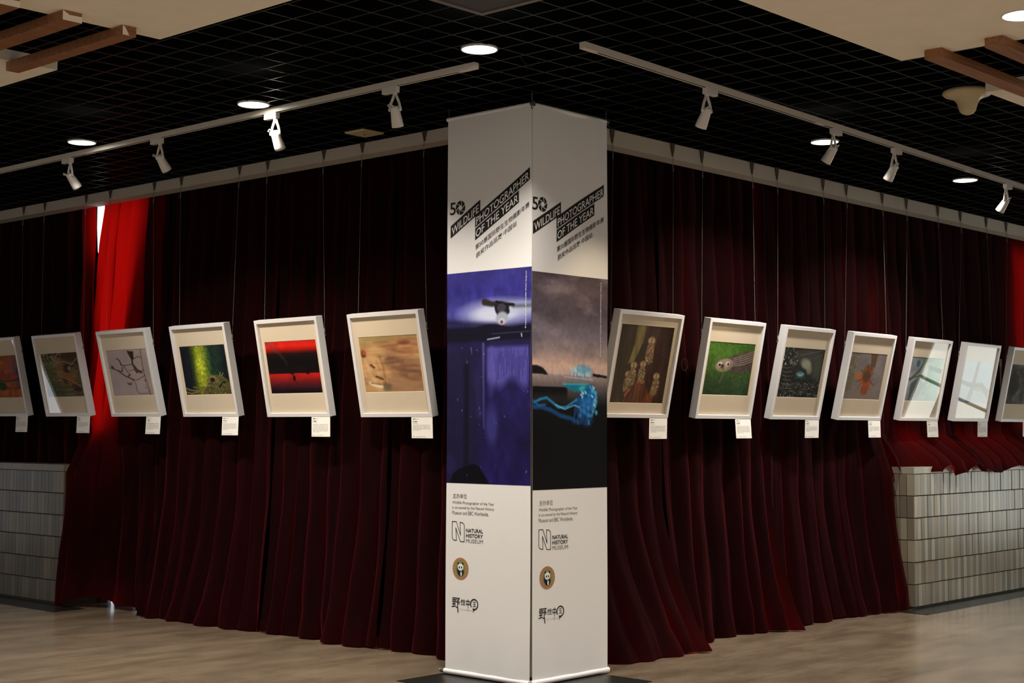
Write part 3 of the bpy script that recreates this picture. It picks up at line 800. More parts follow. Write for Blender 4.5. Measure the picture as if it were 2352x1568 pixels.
for i, (s, d, short, pf) in enumerate(LEFT):
    z = 1.570 + .0045 * (5 - i); framed_picture('L', s, z, d, pf, tilt=math.radians([12.4, 13, 13.6, 12.2, 11.2, 11.4][i])); FRAMES.append(('L', s, z, short))
for i, (s, d, short, pf) in enumerate(RIGHT):
    z = 1.568; framed_picture('R', s, z, d, pf, (.09, .91, .135, .872) if i == 0 else (.09, .91, .235, .772), tilt=math.radians([12, 11.3, 12.6, 13.1, 12.5, 11.7, 12][i])); FRAMES.append(('R', s, z, short))

# caption cards taped under the viewer's right end of every frame
rs = random.Random(8)
for side, s, z, short in FRAMES:
    right = s - FW / 2 if side == 'L' else s + FW / 2
    M = frame_matrix(side, s, z, 0) @ Matrix.Translation((FW / 2 - .105 + (.004 if side == 'L' else 0), .002, 0)) @ Matrix.Rotation(math.radians(rs.uniform(-4, 3)), 4, 'X')
    c = thing('caption_card', 'small white caption card hanging under the lower right corner of ' + short, 'card', M, 'white caption cards under the framed pictures')
    MB().box(-.10, .10, -.0006, .0006, -.140, .004).build('card', M_card, c)
    t = MB()
    def dash(x0, x1, zz, hh, mi=0):
        x = x0
        while x < x1 - .003:
            w_ = rs.uniform(.006, .03); w_ = min(w_, x1 - x)
            t.add([(x, -.0009, zz), (x + w_, -.0009, zz), (x + w_, -.0009, zz + hh), (x, -.0009, zz + hh)], [(0, 1, 2, 3)], mi); x += w_ + rs.uniform(.002, .007)
    dash(-.085, -.06, -.016, .005, 1); dash(-.055, -.03, -.016, .003); dash(-.085, -.045, -.033, .0055, 1); dash(-.085, -.04, -.043, .0025)
    k = rs.randint(6, 9)
    for q in range(k): dash(-.085, .078 if q < k - 1 else rs.uniform(-.05, .02), -.0545 - .0068 * q, .0022)
    dash(-.085, -.075, -.131, .004, 1); dash(-.058, .03, -.131, .0028)
    t.build('caption_text', [M_ink, M_print], c)

# ------------------------------------------------------------------ hanging wires
HOOKS_L = [(None, 6.01), (5.65, 4.98), (4.61, 3.97), (3.60, 2.85), (2.51, 1.87), (1.46, .84)]
HOOKS_R = [(.65, 1.32), (1.67, 2.31), (2.65, 3.32), (3.68, 4.27), (4.69, 5.27), (5.71, 6.24), (6.67, None)]
def hang_wire(side, s_top, s_bot, z_bot, label, tilt):
    zt = 3.40 if side == 'L' else 3.375
    nt_, n_b = .142, N0 - FD * math.cos(tilt) + .58 * math.sin(tilt) + .004
    Pt = lambda s, n_, z: (-n_, s, z) if side == 'L' else (s, -n_, z)
    root = thing('hanging_wire', label, 'wire', group='steel wires the pictures hang on')
    m = MB()
    # webbing strap, wide at the ceiling and pinched to the loop
    for (z0, w0), (z1, w1) in (((ZC, .024), (zt + .06, .017)), ((zt + .06, .017), (zt + .025, .006)), ((zt + .025, .006), (zt + .012, .005))):
        vs = [Pt(s_top - w0, .134, z0), Pt(s_top + w0, .134, z0), Pt(s_top + w1, .134, z1), Pt(s_top - w1, .134, z1)]
        vs += [Pt(s_top - w0, .140, z0), Pt(s_top + w0, .140, z0), Pt(s_top + w1, .140, z1), Pt(s_top - w1, .140, z1)]
        m.add(vs, [(0, 1, 2, 3), (7, 6, 5, 4), (0, 4, 5, 1), (1, 5, 6, 2), (2, 6, 7, 3), (3, 7, 4, 0)])
    m.build('strap', M_strap, root)
    l = MB(); loop = []
    for k in range(13):
        a = math.pi * 2 * k / 12; loop.append(Pt(s_top + .006 * math.sin(a), nt_ - .002, zt - .028 + .04 * math.cos(a)))
    l.tube(loop, .0014, 5)
    l.tube([Pt(s_top, nt_, zt - .066), Pt(s_top, nt_, zt - .095)], .0035, 6)
    l.build('loop', M_steel, root)
    MB().tube([Pt(s_top, nt_, zt - .06), Pt(s_bot, n_b, z_bot + .03)], .0009, 5).build('wire', M_steel, root)
    MB().tube([Pt(s_bot, n_b, z_bot + .035), Pt(s_bot, n_b, z_bot)], .005, 8).tube([Pt(s_bot, n_b, z_bot), Pt(s_bot, n_b - .012, z_bot - .012)], .003, 6).build('clamp', M_steel, root)
tl = [12.4, 13, 13.6, 12.2, 11.2, 11.4]; tr_ = [12, 11.3, 12.6, 13.1, 12.5, 11.7, 12]
for i, (hk, (s, d, short, pf)) in enumerate(zip(HOOKS_L, LEFT)):
    for k, ht in enumerate(hk):
        if ht is None: continue
        sb = s + FW / 2 - .03 if k == 0 else s - FW / 2 - .003
        hang_wire('L', ht, sb, 1.57 + .60 * math.cos(TILT), 'thin steel wire and strap holding the %s side of %s' % (('left', 'right')[k], short), math.radians(tl[i]))
for i, (hk, (s, d, short, pf)) in enumerate(zip(HOOKS_R, RIGHT)):
    for k, ht in enumerate(hk):
        if ht is None: continue
        sb = s - FW / 2 - .003 if k == 0 else s + FW / 2 - .03
        hang_wire('R', ht, sb, 1.57 + .60 * math.cos(TILT), 'thin steel wire and strap holding the %s side of %s' % (('left', 'right')[k], short), math.radians(tr_[i]))

# wire ring lying against the curtain beside the grey owl picture
rg = MB(); rg.tube([(1.50 + .036 * math.cos(a), -.10, 1.945 + .042 * math.sin(a)) for a in np.linspace(0, 2 * math.pi, 25)], .003, 6)
tag(rg.build('wire_ring', M_strap, smooth=True), 'small dull ring hanging against the dark curtain left of the grey owl picture', 'ring')
# slim pale strip hanging beside the far right picture
st = MB().box(6.50, 6.525, -.14, -.125, 1.565, 2.16)
tag(st.build('hanging_strip', M_fascia, bevel=.002), 'slim pale vertical strip hanging beside the cut-off grey picture', 'strip')

# ------------------------------------------------------------------ lettering
def text_mesh(s, bold=0.0, res=3):
    c = bpy.data.curves.new('t', 'FONT'); c.body = s; c.resolution_u = res; c.offset = bold; c.size = 1
    o = bpy.data.objects.new('t', c); col.objects.link(o)
    bpy.context.view_layer.update()
    me = bpy.data.meshes.new_from_object(o.evaluated_get(bpy.context.evaluated_depsgraph_get()))
    v = np.array([tuple(p.co)[:2] for p in me.vertices]) if len(me.vertices) else np.zeros((0, 2))
    f = [tuple(p.vertices) for p in me.polygons]
    bpy.data.objects.remove(o); bpy.data.curves.remove(c); bpy.data.meshes.remove(me)
    return v, f
TXT = {}
def put_text(mb, s, x0, z0, w, h, y, mi=0, slope=0.0, bold=0.0, rot=False, italic=0.0, keep=False):
    k = (s, bold)
    if k not in TXT: TXT[k] = text_mesh(s, bold)
    v, f = TXT[k]
    if not len(v): return
    v = v.copy(); mn, mx = v.min(0), v.max(0)
    v = (v - mn) / (mx - mn)
    if rot: X = x0 + (1 - v[:, 1]) * w; Zz = z0 + v[:, 0] * h
    else: X = x0 + v[:, 0] * w + v[:, 1] * h * italic; Zz = z0 + v[:, 1] * h
    Zz = Zz + (X - x0) * slope
    mb.add([(a, y, b) for a, b in zip(X, Zz)], f, mi)

def disc(mb, cx, cz, rx, rz, y, mi, n=28, rot=0):
    vs = []
    for k in range(n):
        a = 2 * math.pi * k / n; p, q = rx * math.cos(a), rz * math.sin(a)
        vs.append((cx + p * math.cos(rot) - q * math.sin(rot), y, cz + p * math.sin(rot) + q * math.cos(rot)))
    mb.add(vs, [tuple(range(n))], mi)

def stroke(mb, pts, w_, y, mi=0, close=False):
    n_ = len(pts)
    for i in range(n_ if close else n_ - 1):
        a = Vector(pts[i]); b = Vector(pts[(i + 1) % n_]); d = (b - a)
        if d.length < 1e-6: continue
        d.normalize(); nn = Vector((-d.y, d.x)) * w_; e = d * w_ * .8
        q = [a - e + nn, a - e - nn, b + e - nn, b + e + nn]
        mb.add([(p.x, y, p.y) for p in q], [(0, 1, 2, 3)], mi)

BW, BTOP, BBOT = .688, 3.405, .030
def banner(side, label, origin, dz, painter, credit, credit_h, seed):
    # local x = viewer's right, -y towards the viewer
    M = Matrix.Translation(origin) @ (Matrix.Rotation(-math.pi / 2, 4, 'Z') if side == 'L' else Matrix.Identity(4))
    root = thing('banner', label, 'banner', M, 'tall printed banners hung round the corner pillar')
    rs = random.Random(seed)
    def wave(x, z):
        t = np.clip((z - 2.2) / 1.2, 0, 1)
        y = .0022 * np.sin(3.1 * z + 4 * x + seed) + .0016 * np.sin(9 * x + seed * 2 + z)
        if side == 'R': y = y - t * .012 * np.exp(-((x - .56 - .12 * (3.4 - z)) / .05) ** 2) + t * .008 * np.exp(-((x - .40) / .09) ** 2)
        b = np.clip((.22 - z) / .2, 0, 1); y = y + b * .0015 * np.sin(26 * x + seed)
        return y
    def fan(x, z):      # the cloths lean together towards their tops
        return x * (1 + .018 * z / 3.4) if side == 'L' else x - .016 * z / 3.4 * (1 - x / BW)
    X, Z = np.meshgrid(np.linspace(0, BW, 60), np.linspace(BBOT, BTOP, 150))
    P = np.stack([fan(X, Z), wave(X, Z), Z], -1)
    grid_obj('banner_cloth', P, M_cloth, root)
    # the photograph printed across the middle
    p = painter(); z1, z0 = 2.446 + dz, 1.163 + dz
    Xp, Zp = p.X * BW, z1 - (z1 - z0) * p.Y
    P = np.stack([fan(Xp, Zp), wave(Xp, Zp) - .0006, Zp], -1)
    grid_obj('printed_photograph', P[::-1], M_bpic, root, p.lin(.78 if side == 'L' else 1.10)[::-1], smooth=True)
    parts = {}
    def new(n_):
        parts[n_] = MB(); return parts[n_]
    L = new('title_strips')
    Y1, Y2 = -.0010, -.0016
    ox = .0 if side == 'L' else -.022
    sl = .57
    def strip(x0, x1, zb, h):
        n_ = 12
        for k in range(n_):
            a = x0 + (x1 - x0) * k / n_; b = x0 + (x1 - x0) * (k + 1) / n_
            L.add([(a + ox, Y1, zb + dz + (a - x0) * sl), (b + ox, Y1, zb + dz + (b - x0) * sl), (b + ox, Y1, zb + h + dz + (b - x0) * sl), (a + ox, Y1, zb + h + dz + (a - x0) * sl)], [(0, 1, 2, 3)], 0)
    strip(.029, .277, 2.664, .077); strip(.236, .672, 2.7145, .073); strip(.237, .585, 2.636, .073)
    put_text(L, 'WILDLIFE', .040 + ox, 2.680 + dz, .225, .048, Y2, 1, sl, .004)
    put_text(L, 'PHOTOGRAPHER', .246 + ox, 2.728 + dz, .418, .048, Y2, 1, sl, .004)
    put_text(L, 'OF THE YEAR', .244 + ox, 2.650 + dz, .334, .048, Y2, 1, sl, .004)
    L = new('anniversary_mark')
    put_text(L, '5', .022 + ox, 2.808 + dz, .050, .078, Y1, 0, 0, .012)
    L = new('chinese_title')
    put_text(L, '第50届国际野生生物摄影年赛', .240 + ox, 2.574 + dz, .428, .034, Y1, 0, sl * .93, .008)
    put_text(L, '获奖作品巡展·中国站', .246 + ox, 2.522 + dz, .322, .034, Y1, 0, sl * .95, .008)
    L = parts['anniversary_mark']
    # aperture mark standing for the nought of 50
    cx, cz = .112 + ox, 2.848 + dz
    disc(L, cx, cz, .040, .044, Y1, 0)
    for k in range(6):
        a = math.pi / 3 * k + .3
        q0 = (cx + .014 * math.cos(a), cz + .014 * math.sin(a)); q1 = (cx + .042 * math.cos(a + 1.15), cz + .046 * math.sin(a + 1.15))
        stroke(L, [q0, q1], .0018, Y2, 1)
    disc(L, cx, cz, .014, .015, Y2 - .0003, 1, 6, .3)
    L = new('photo_credit')
    # small vertical credit beside the photograph
    put_text(L, credit, .640 + ox, 2.424 + dz - credit_h, .012, credit_h, Y2, 1, 0, .006, rot=True)
    # organiser block
    ox2 = .0 if side == 'L' else .002
    dz2 = dz * .95
    L = new('organiser_text')
    put_text(L, '主办单位', .055 + ox2, 1.071 + dz2, .118, .030, Y1, 2)
    for k, (tx, w_) in enumerate((('Wildlife Photographer of the Year', .349), ('is co-owned by the Natural History', .349), ('Museum and BBC Worldwide.', .305))):
        put_text(L, tx, .051 + ox2, 1.032 - .0295 * k + dz2, w_, .023, Y1, 2)
    L = new('museum_logo')
    nx, nz, nw, nh = .052 + ox2, .812 + dz2, .102, .118
    N = [(0, 1), (.34, 1), (.70, .32), (.64, .98), (.86, .96), (.97, .88), (1, .78), (1, 0), (.68, 0), (.30, .68), (.36, .04), (.16, .05), (.04, .12), (0, .24)]
    stroke(L, [(nx + a * nw, nz + b * nh) for a, b in N], .0022, Y1, 0, True)
    put_text(L, 'NATURAL', .169 + ox2, .869 + dz2, .141, .0235, Y1, 0, 0, .022)
    put_text(L, 'HISTORY', .169 + ox2, .838 + dz2, .141, .0235, Y1, 0, 0, .022)
    put_text(L, 'MUSEUM', .169 + ox2, .807 + dz2, .141, .0235, Y1, 2)
    # round park emblem with a panda
    L = new('panda_emblem')
    ex, ez = .126 + ox2, .648 + dz2
    disc(L, ex, ez, .067, .067, Y1, 3); disc(L, ex, ez, .046, .052, Y1 - .0003, 4)
    for k in range(22):
        a = 2 * math.pi * k / 22; stroke(L, [(ex + .054 * math.cos(a), ez + .055 * math.sin(a)), (ex + .061 * math.cos(a), ez + .062 * math.sin(a))], .0022, Y1 - .0004, 5)
    disc(L, ex + .002, ez - .020, .026, .026, Y1 - .0006, 0); disc(L, ex - .014, ez - .005, .016, .030, Y1 - .0005, 0)
    for q in (-1, 1): disc(L, ex + q * .017, ez + .030, .008, .008, Y1 - .0006, 0)
    disc(L, ex, ez + .010, .024, .022, Y1 - .0009, 1)
    for q in (-1, 1): disc(L, ex + q * .009, ez + .008, .0048, .007, Y1 - .0012, 0, rot=q * .5)
    disc(L, ex, ez - .002, .003, .002, Y1 - .0012, 0); disc(L, ex + .006, ez - .03, .006, .014, Y1 - .0009, 1)
    # brush-lettered name
    L = new('brush_logo')
    bz = .385 + dz2; bx_ = .052 + ox2
    put_text(L, '野', bx_, bz + .026, .066, .062, Y1, 0, 0, .009, italic=.1); stroke(L, [(bx_ + .052, bz + .03), (bx_ + .055, bz + .002)], .004, Y1)
    put_text(L, '性', bx_ + .072, bz + .046, .044, .036, Y1, 0, 0, .008, italic=.12)
    put_text(L, '中', bx_ + .122, bz + .034, .032, .052, Y1, 0, 0, .014); stroke(L, [(bx_ + .139, bz + .036), (bx_ + .139, bz + .012)], .0012, Y1)
    for r0, wd in ((.030, .0038),):
        stroke(L, [(bx_ + .190 + r0 * math.cos(a), bz + .058 + r0 * .98 * math.sin(a)) for a in np.linspace(-1.9, 3.7, 22)], wd, Y1)
    put_text(L, '玉', bx_ + .176, bz + .044, .028, .030, Y1, 0, 0, .008); stroke(L, [(bx_ + .180, bz + .025), (bx_ + .196, bz + .022)], .0022, Y1)
    put_text(L, 'WILD CHINA FILM', bx_ + .066, bz + .016, .105, .008, Y1, 6)
    L.add([(bx_ + .178, Y1, bz + .010), (bx_ + .186, Y1, bz + .010), (bx_ + .186, Y1, bz + .020), (bx_ + .178, Y1, bz + .020)], [(0, 1, 2, 3)], 5)
    # follow the cloth
    LM = [M_print, M_cloth, M_grey, M_rim, M_green, M_redprint, M_greyprint]
    for n_, L in parts.items():
        vv = np.array(L.v); vv[:, 1] += wave(vv[:, 0], vv[:, 2]); vv[:, 0] = fan(vv[:, 0], vv[:, 2]); L.v = [tuple(q) for q in vv]
        L.build(n_, LM, root)
    # rods at top and bottom
    Rx = Matrix.Rotation(math.pi / 2, 4, 'Y')
    MB().tube([(-.012, .010, BTOP + .006), (BW + (.014 if side == 'L' else .004), .010, BTOP + .006)], .0125, 14).build('top_rod', M_rod, root, smooth=False)
    MB().tube([(-.010, .006, BBOT - .006), (BW + .012 if side == 'R' else BW - .004, .006, BBOT - .006)], .0165, 16).build('bottom_rod', M_rod, root)
    e = MB()
    if side == 'L': e.tube([(-.042, .006, BBOT - .006), (-.009, .006, BBOT - .006)], .0135, 14).tube([(-.052, .006, BBOT - .006), (-.041, .006, BBOT - .006)], .011, 14, 1)
    else: e.tube([(BW + .011, .006, BBOT - .006), (BW + .026, .006, BBOT - .006)], .012, 14)
    e.build('end_cap', [M_cap, M_steel], root)
    t = MB()
    xh = (BW + .012) if side == 'L' else BW + .014
    t.tube([(xh - .014, .010, BTOP + .006), (xh + .006, .010, BTOP + .006)], .016, 12)
    t.tube([(xh - .01, .010, BTOP + .010), (xh - .01, .010, ZC)], .004, 6)
    t.tube([(xh - .004, .0, BTOP - .004), (xh - .002, -.004, BTOP - .022), (xh + .006, -.004, BTOP - .028), (xh + .010, -.002, BTOP - .018)], .0022, 6)
    if side == 'L': t.tube([(-.02, .010, BTOP + .006), (-.011, .010, BTOP + .006)], .009, 10); t.tube([(.0, .010, BTOP + .008), (.0, .010, ZC)], .003, 6)
    t.build('hanger', M_cap, root)
    return root

def bpic_left():
    p = Pic(190, 360, (28, 24, 70))
    p.grad([(0, (70, 66, 160)), (.10, (60, 54, 150)), (.20, (84, 84, 176)), (.25, (62, 60, 130)), (.27, (24, 20, 52)), (.32, (34, 30, 66)), (.36, (44, 38, 96)), (.6, (42, 34, 100)), (.8, (38, 30, 88)), (1, (44, 34, 110))])
    p.tex(51, 14, 20, .18, 4).tex(52, 3, 5, .16, 3)
    p.blob(.62, .20, .38, .055, (196, 204, 240), .95, 0, .9).blob(.9, .185, .2, .03, (176, 190, 210), .6, 0, .8).blob(.55, .21, .22, .03, (226, 232, 250), .6, 0, .9)
    p.line([(0, .235), (.30, .25), (.62, .262)], .015, (30, 26, 58), .8, .05)
    p.mix(np.clip((p.Y - .262 - .012 * np.sin(p.X * 9)) / .008, 0, 1) * np.clip((.335 - p.Y) / .01, 0, 1), (28, 24, 46))
    # the hanging bat
    p.line([(.46, .148), (.55, .160), (.66, .158), (.80, .172)], (.030, .012), (58, 52, 50), 1, .02).line([(.60, .150), (.70, .165), (.80, .168)], .010, (26, 22, 30), 1)
    p.poly([(.575, .16), (.745, .17), (.755, .205), (.70, .225), (.62, .22), (.585, .19)], (40, 34, 46)).blob(.66, .18, .05, .02, (84, 80, 96), .8)
    p.blob(.67, .228, .07, .030, (172, 180, 196), 1, 0, .4).blob(.665, .243, .035, .014, (206, 206, 214), 1, 0, .4).blob(.665, .247, .018, .008, (120, 70, 80), .9)
    p.line([(.8, .175), (1, .178)], .014, (60, 56, 72), .6, .03)
    # icicle beads
    p.line([(.50, .325), (.64, .318)], .006, (190, 200, 230), .9, .01).line([(.89, .305), (.895, .318)], .006, (200, 206, 235), .9)
    p.line([(.55, .300), (.98, .296)], .004, (90, 88, 150), .6)
    # lit weathered boards
    b = np.clip((p.X - .48) / .03, 0, 1) * np.clip((.985 - p.X) / .02, 0, 1) * np.clip((p.Y - .352) / .02, 0, 1) * np.clip((.555 + .02 * np.sin(p.X * 22) - p.Y) / .05, 0, 1)
    p.mix(b * .85, (98, 92, 186))
    rs = random.Random(61)
    for k in range(30):
        x = .49 + .5 * k / 30; y0 = rs.uniform(.36, .42); p.line([(x, y0), (x + rs.uniform(-.006, .006), y0 + rs.uniform(.04, .16))], .0035, (52, 46, 124), .8)
    p.blob(.55, .47, .05, .10, (112, 106, 200), .5, 0, .9)
    p.line([(.45, .345), (.455, .74)], (.012, .004), (118, 114, 176), .75, .02).line([(.30, .36), (.31, .39)], .006, (150, 150, 200), .8)
    p.line([(.36, .49), (.40, .68)], .030, (72, 68, 140), .5, .06).line([(.24, .40), (.22, .62)], .006, (70, 66, 110), .7, .01)
    p.mix(np.clip((.47 - p.X) / .12, 0, 1) * np.clip((p.Y - .34) / .05, 0, 1) * .55, (36, 32, 56))
    p.line([(.24, .45), (.24, .95)], .03, (24, 22, 38), .8, .04)
    p.blob(.55, .73, .07, .09, (78, 80, 170), .6, 0, .8)
    p.poly([(.04, 1), (.08, .955), (.16, .93), (.27, .915), (.32, .905), (.40, .92), (.45, .95), (.53, 1)], (14, 14, 26))
    p.blob(.02, .91, .09, .045, (44, 40, 92), .8, 0, .4)
    p.speck(62, 26, (.1, .35, .98, .98), .005, (130, 130, 200), .8)
    p.C = p.C * .88 + p.C.mean(-1, keepdims=True) * .12
    return p
def bpic_right():
    p = Pic(190, 360, (60, 56, 60))
    p.grad([(0, (84, 74, 80)), (.08, (98, 86, 94)), (.18, (88, 80, 90)), (.28, (116, 108, 122)), (.36, (146, 132, 134)), (.425, (196, 168, 156)), (.465, (186, 164, 158)), (.475, (150, 136, 136)), (.52, (108, 98, 100)), (.57, (60, 56, 58)), (.62, (20, 20, 22)), (.75, (14, 14, 16)), (1, (20, 19, 20))])
    p.mix(np.clip((vnoise(p.X, p.Y, 3, 14, 71, 4) - .5) * 3.5, 0, 1) * np.clip((.42 - p.Y) / .1, 0, 1) * .5, (152, 142, 150))
    p.mix(np.clip((vnoise(p.X, p.Y, 3, 14, 72, 4) - .5) * 3.5, 0, 1) * np.clip((.42 - p.Y) / .1, 0, 1) * .45, (66, 60, 72))
    p.poly([(0, .43), (.06, .43), (.13, .44), (.17, .455), (.20, .472), (0, .468)], (26, 24, 26)).poly([(.80, .458), (.9, .462), (1, .468), (1, .478), (.8, .472)], (24, 24, 26))
    p.mix(np.clip((p.Y - .525 + .025 * p.X * 0) / .004, 0, 1) * np.clip((.47 - p.X) / .03, 0, 1) * np.clip((.60 - p.Y) / .05, 0, 1), (18, 18, 20))
    # the drifting blue sail jelly
    p.blob(.66, .458, .14, .038, (120, 130, 142), .75, -6, .5).speck(73, 60, (.50, .43, .78, .475), .011, (176, 206, 224), .75).speck(75, 26, (.58, .425, .76, .455), .014, (104, 160, 190), .7)
    p.line([(.42, .478), (.80, .488)], .005, (170, 180, 190), .8)
    p.poly([(.39, .512), (.52, .508), (.74, .512), (.78, .53), (.70, .545), (.56, .548), (.44, .530)], (28, 116, 150), .95)
    p.line([(.40, .513), (.74, .510)], .008, (70, 170, 190), .8, .01).blob(.68, .53, .06, .012, (70, 190, 170), .8, 0, .8)
    p.blob(.76, .575, .10, .060, (22, 96, 160), .95, 10, .4).blob(.70, .60, .10, .05, (20, 84, 150), .85, 0, .6).blob(.72, .665, .09, .045, (30, 70, 124), .75, 20, .6)
    p.speck(76, 55, (.62, .53, .86, .66), .020, (74, 170, 214), .65, .5).speck(77, 22, (.64, .52, .84, .64), .010, (180, 226, 240), .8)
    p.line([(.76, .52), (.84, .55), (.85, .60), (.79, .66)], .012, (88, 176, 220), .6, .02)
    rs = random.Random(78)
    for k in range(12):
        x = .58 + .02 * k; p.line([(x, .58), (x - .03, .64), (x - .05 + rs.uniform(-.03, .03), .70)], (.010, .004), (36, 92, 160), .7, .01)
    p.line([(.02, .60), (.10, .585), (.18, .578), (.26, .60), (.33, .622), (.44, .620), (.52, .60), (.58, .585)], .012, (44, 126, 178), .95, .012)
    p.line([(.0, .62), (.12, .622), (.24, .635), (.36, .660), (.50, .672), (.60, .690)], .020, (30, 76, 130), .9, .02)
    p.line([(.0, .59), (.08, .615), (.16, .61)], .010, (40, 104, 160), .8, .015).line([(.3, .61), (.42, .63), (.55, .61), (.62, .62)], .007, (110, 186, 224), .8, .01)
    p.line([(.745, .68), (.75, .70)], .005, (130, 190, 220), .8)
    return p.tex(79, 30, 50, .08, 3)

banner('L', 'left tall banner at the corner pillar, with a blue picture of a hanging bat', (-.529, .224, 0), 0.0, bpic_left, '© Lukasz Bozycki (POLAND) Winter hang-out', .34, 3)
banner('R', 'right tall banner at the corner pillar, with a blue jelly under grey sky', (-.512, -.473, 0), -.026, bpic_right, '© Matthew Smith (UNITED KINGDOM/AUSTRALIA) Sailing by', .46, 7)

# ------------------------------------------------------------------ downlights
def area(name, parent, loc, size, power, color, spread):
    l = bpy.data.lights.new(name, 'AREA'); l.shape = 'DISK'; l.size = size; l.energy = power; l.color = color; l.spread = math.radians(spread)
    o = bpy.data.objects.new(name, l); col.objects.link(o); o.parent = parent; o.location = loc
    return o
def downlight(x, y, label, r=.098, z=ZC, power=DOWN_POWER, color=(1, .92, .81)):
    d = thing('downlight', label, 'ceiling light', Matrix.Translation((x, y, z)), 'round recessed downlights in the ceiling')
    m = MB(); m.lathe([(r * 1.0, .004), (r * 1.0, -.005), (r * .99, -.007), (r * .94, -.007), (r * .92, .001), (r * .92, .004)], 40, cap=False)
    m.build('trim_ring', M_head, d, smooth=True)
    g_ = MB(); g_.lathe([(r * .925, .003), (r * .925, -.004), (r * .86, -.0065), (.001, -.0085)], 40)
    g_.build('diffuser', M_glow, d)
    area('lamp', d, (0, 0, -.012), r * 1.6, power, color, 128)
    return d
downlight(-1.468, -.944, 'round lit downlight nearest the top of the banners, in the middle of the ceiling')
downlight(-1.420, 1.023, 'round lit downlight next to the brightly lit track head on the left')
downlight(-1.454, 2.903, 'round lit downlight farthest left in the black ceiling')
downlight(1.971, -.955, 'round lit downlight partly hidden behind a track head on the right')
downlight(4.122, -.949, 'round lit downlight at the far right under the end of the track')
downlight(-.40, -3.42, 'round lit downlight in the cream ceiling board, cut by the top edge', z=3.422, r=.10)
# unseen downlights added over the rest of the hall for ambient light
for x, y in ((-3.6, -3.2), (-6.0, -1.2), (-1.2, -6.2), (-4.6, -5.6), (-5.4, 2.4), (2.6, -5.2)):
    downlight(x, y, 'unseen downlight added for ambient light, in the cream ceiling board', z=3.422, r=.10, power=DOWN_POWER * 1.3)

# ------------------------------------------------------------------ lighting tracks and heads
def beam_between(mb, a, b, w_, z0, z1, mi=0, off=0.0):
    a = Vector(a); b = Vector(b); d = (b - a).normalized(); n_ = Vector((-d.y, d.x))
    p = [a + n_ * (off - w_), b + n_ * (off - w_), b + n_ * (off + w_), a + n_ * (off + w_)]
    mb.add([(q.x, q.y, z0) for q in p] + [(q.x, q.y, z1) for q in p], [(0, 3, 2, 1), (4, 5, 6, 7), (0, 1, 5, 4), (1, 2, 6, 5), (2, 3, 7, 6), (3, 0, 4, 7)], mi)
TZ = 3.446
TRK = {'L': ((-1.268, -.725), (-1.281, 5.6)), 'R': ((-1.215, -1.438), (6.2, -1.115))}
for side, lab in (('L', 'long white lighting track on the left half of the black ceiling'), ('R', 'long white lighting track on the right half of the black ceiling')):
    a, b = TRK[side]
    root = thing('lighting_track', lab, 'lighting track', group='white lighting tracks')
    m = MB(); beam_between(m, a, b, .017, TZ + .004, ZC); beam_between(m, a, b, .0035, TZ, TZ + .004, 0, .0135); beam_between(m, a, b, .0035, TZ, TZ + .004, 0, -.0135)
    m.build('track_rail', M_track, root)
    d = (Vector(b) - Vector(a)).normalized()
    m = MB(); beam_between(m, Vector(a) + d * .12, b, .010, TZ + .0030, TZ + .0045); m.build('track_slot', M_slot, root)
    m = MB(); beam_between(m, Vector(a) - d * .006, Vector(a) + d * .12, .0178, TZ - .001, ZC - .001); m.build('end_feed', M_track, root)
    k = 1.9 if side == 'L' else 2.5
    while k < 5.5:
        m = MB(); beam_between(m, Vector(a) + d * (k - .05), Vector(a) + d * (k + .05), .0178, TZ - .001, ZC - .001); m.build('track_joint', M_track, root); k += 1.9 if side == 'L' else 2.3

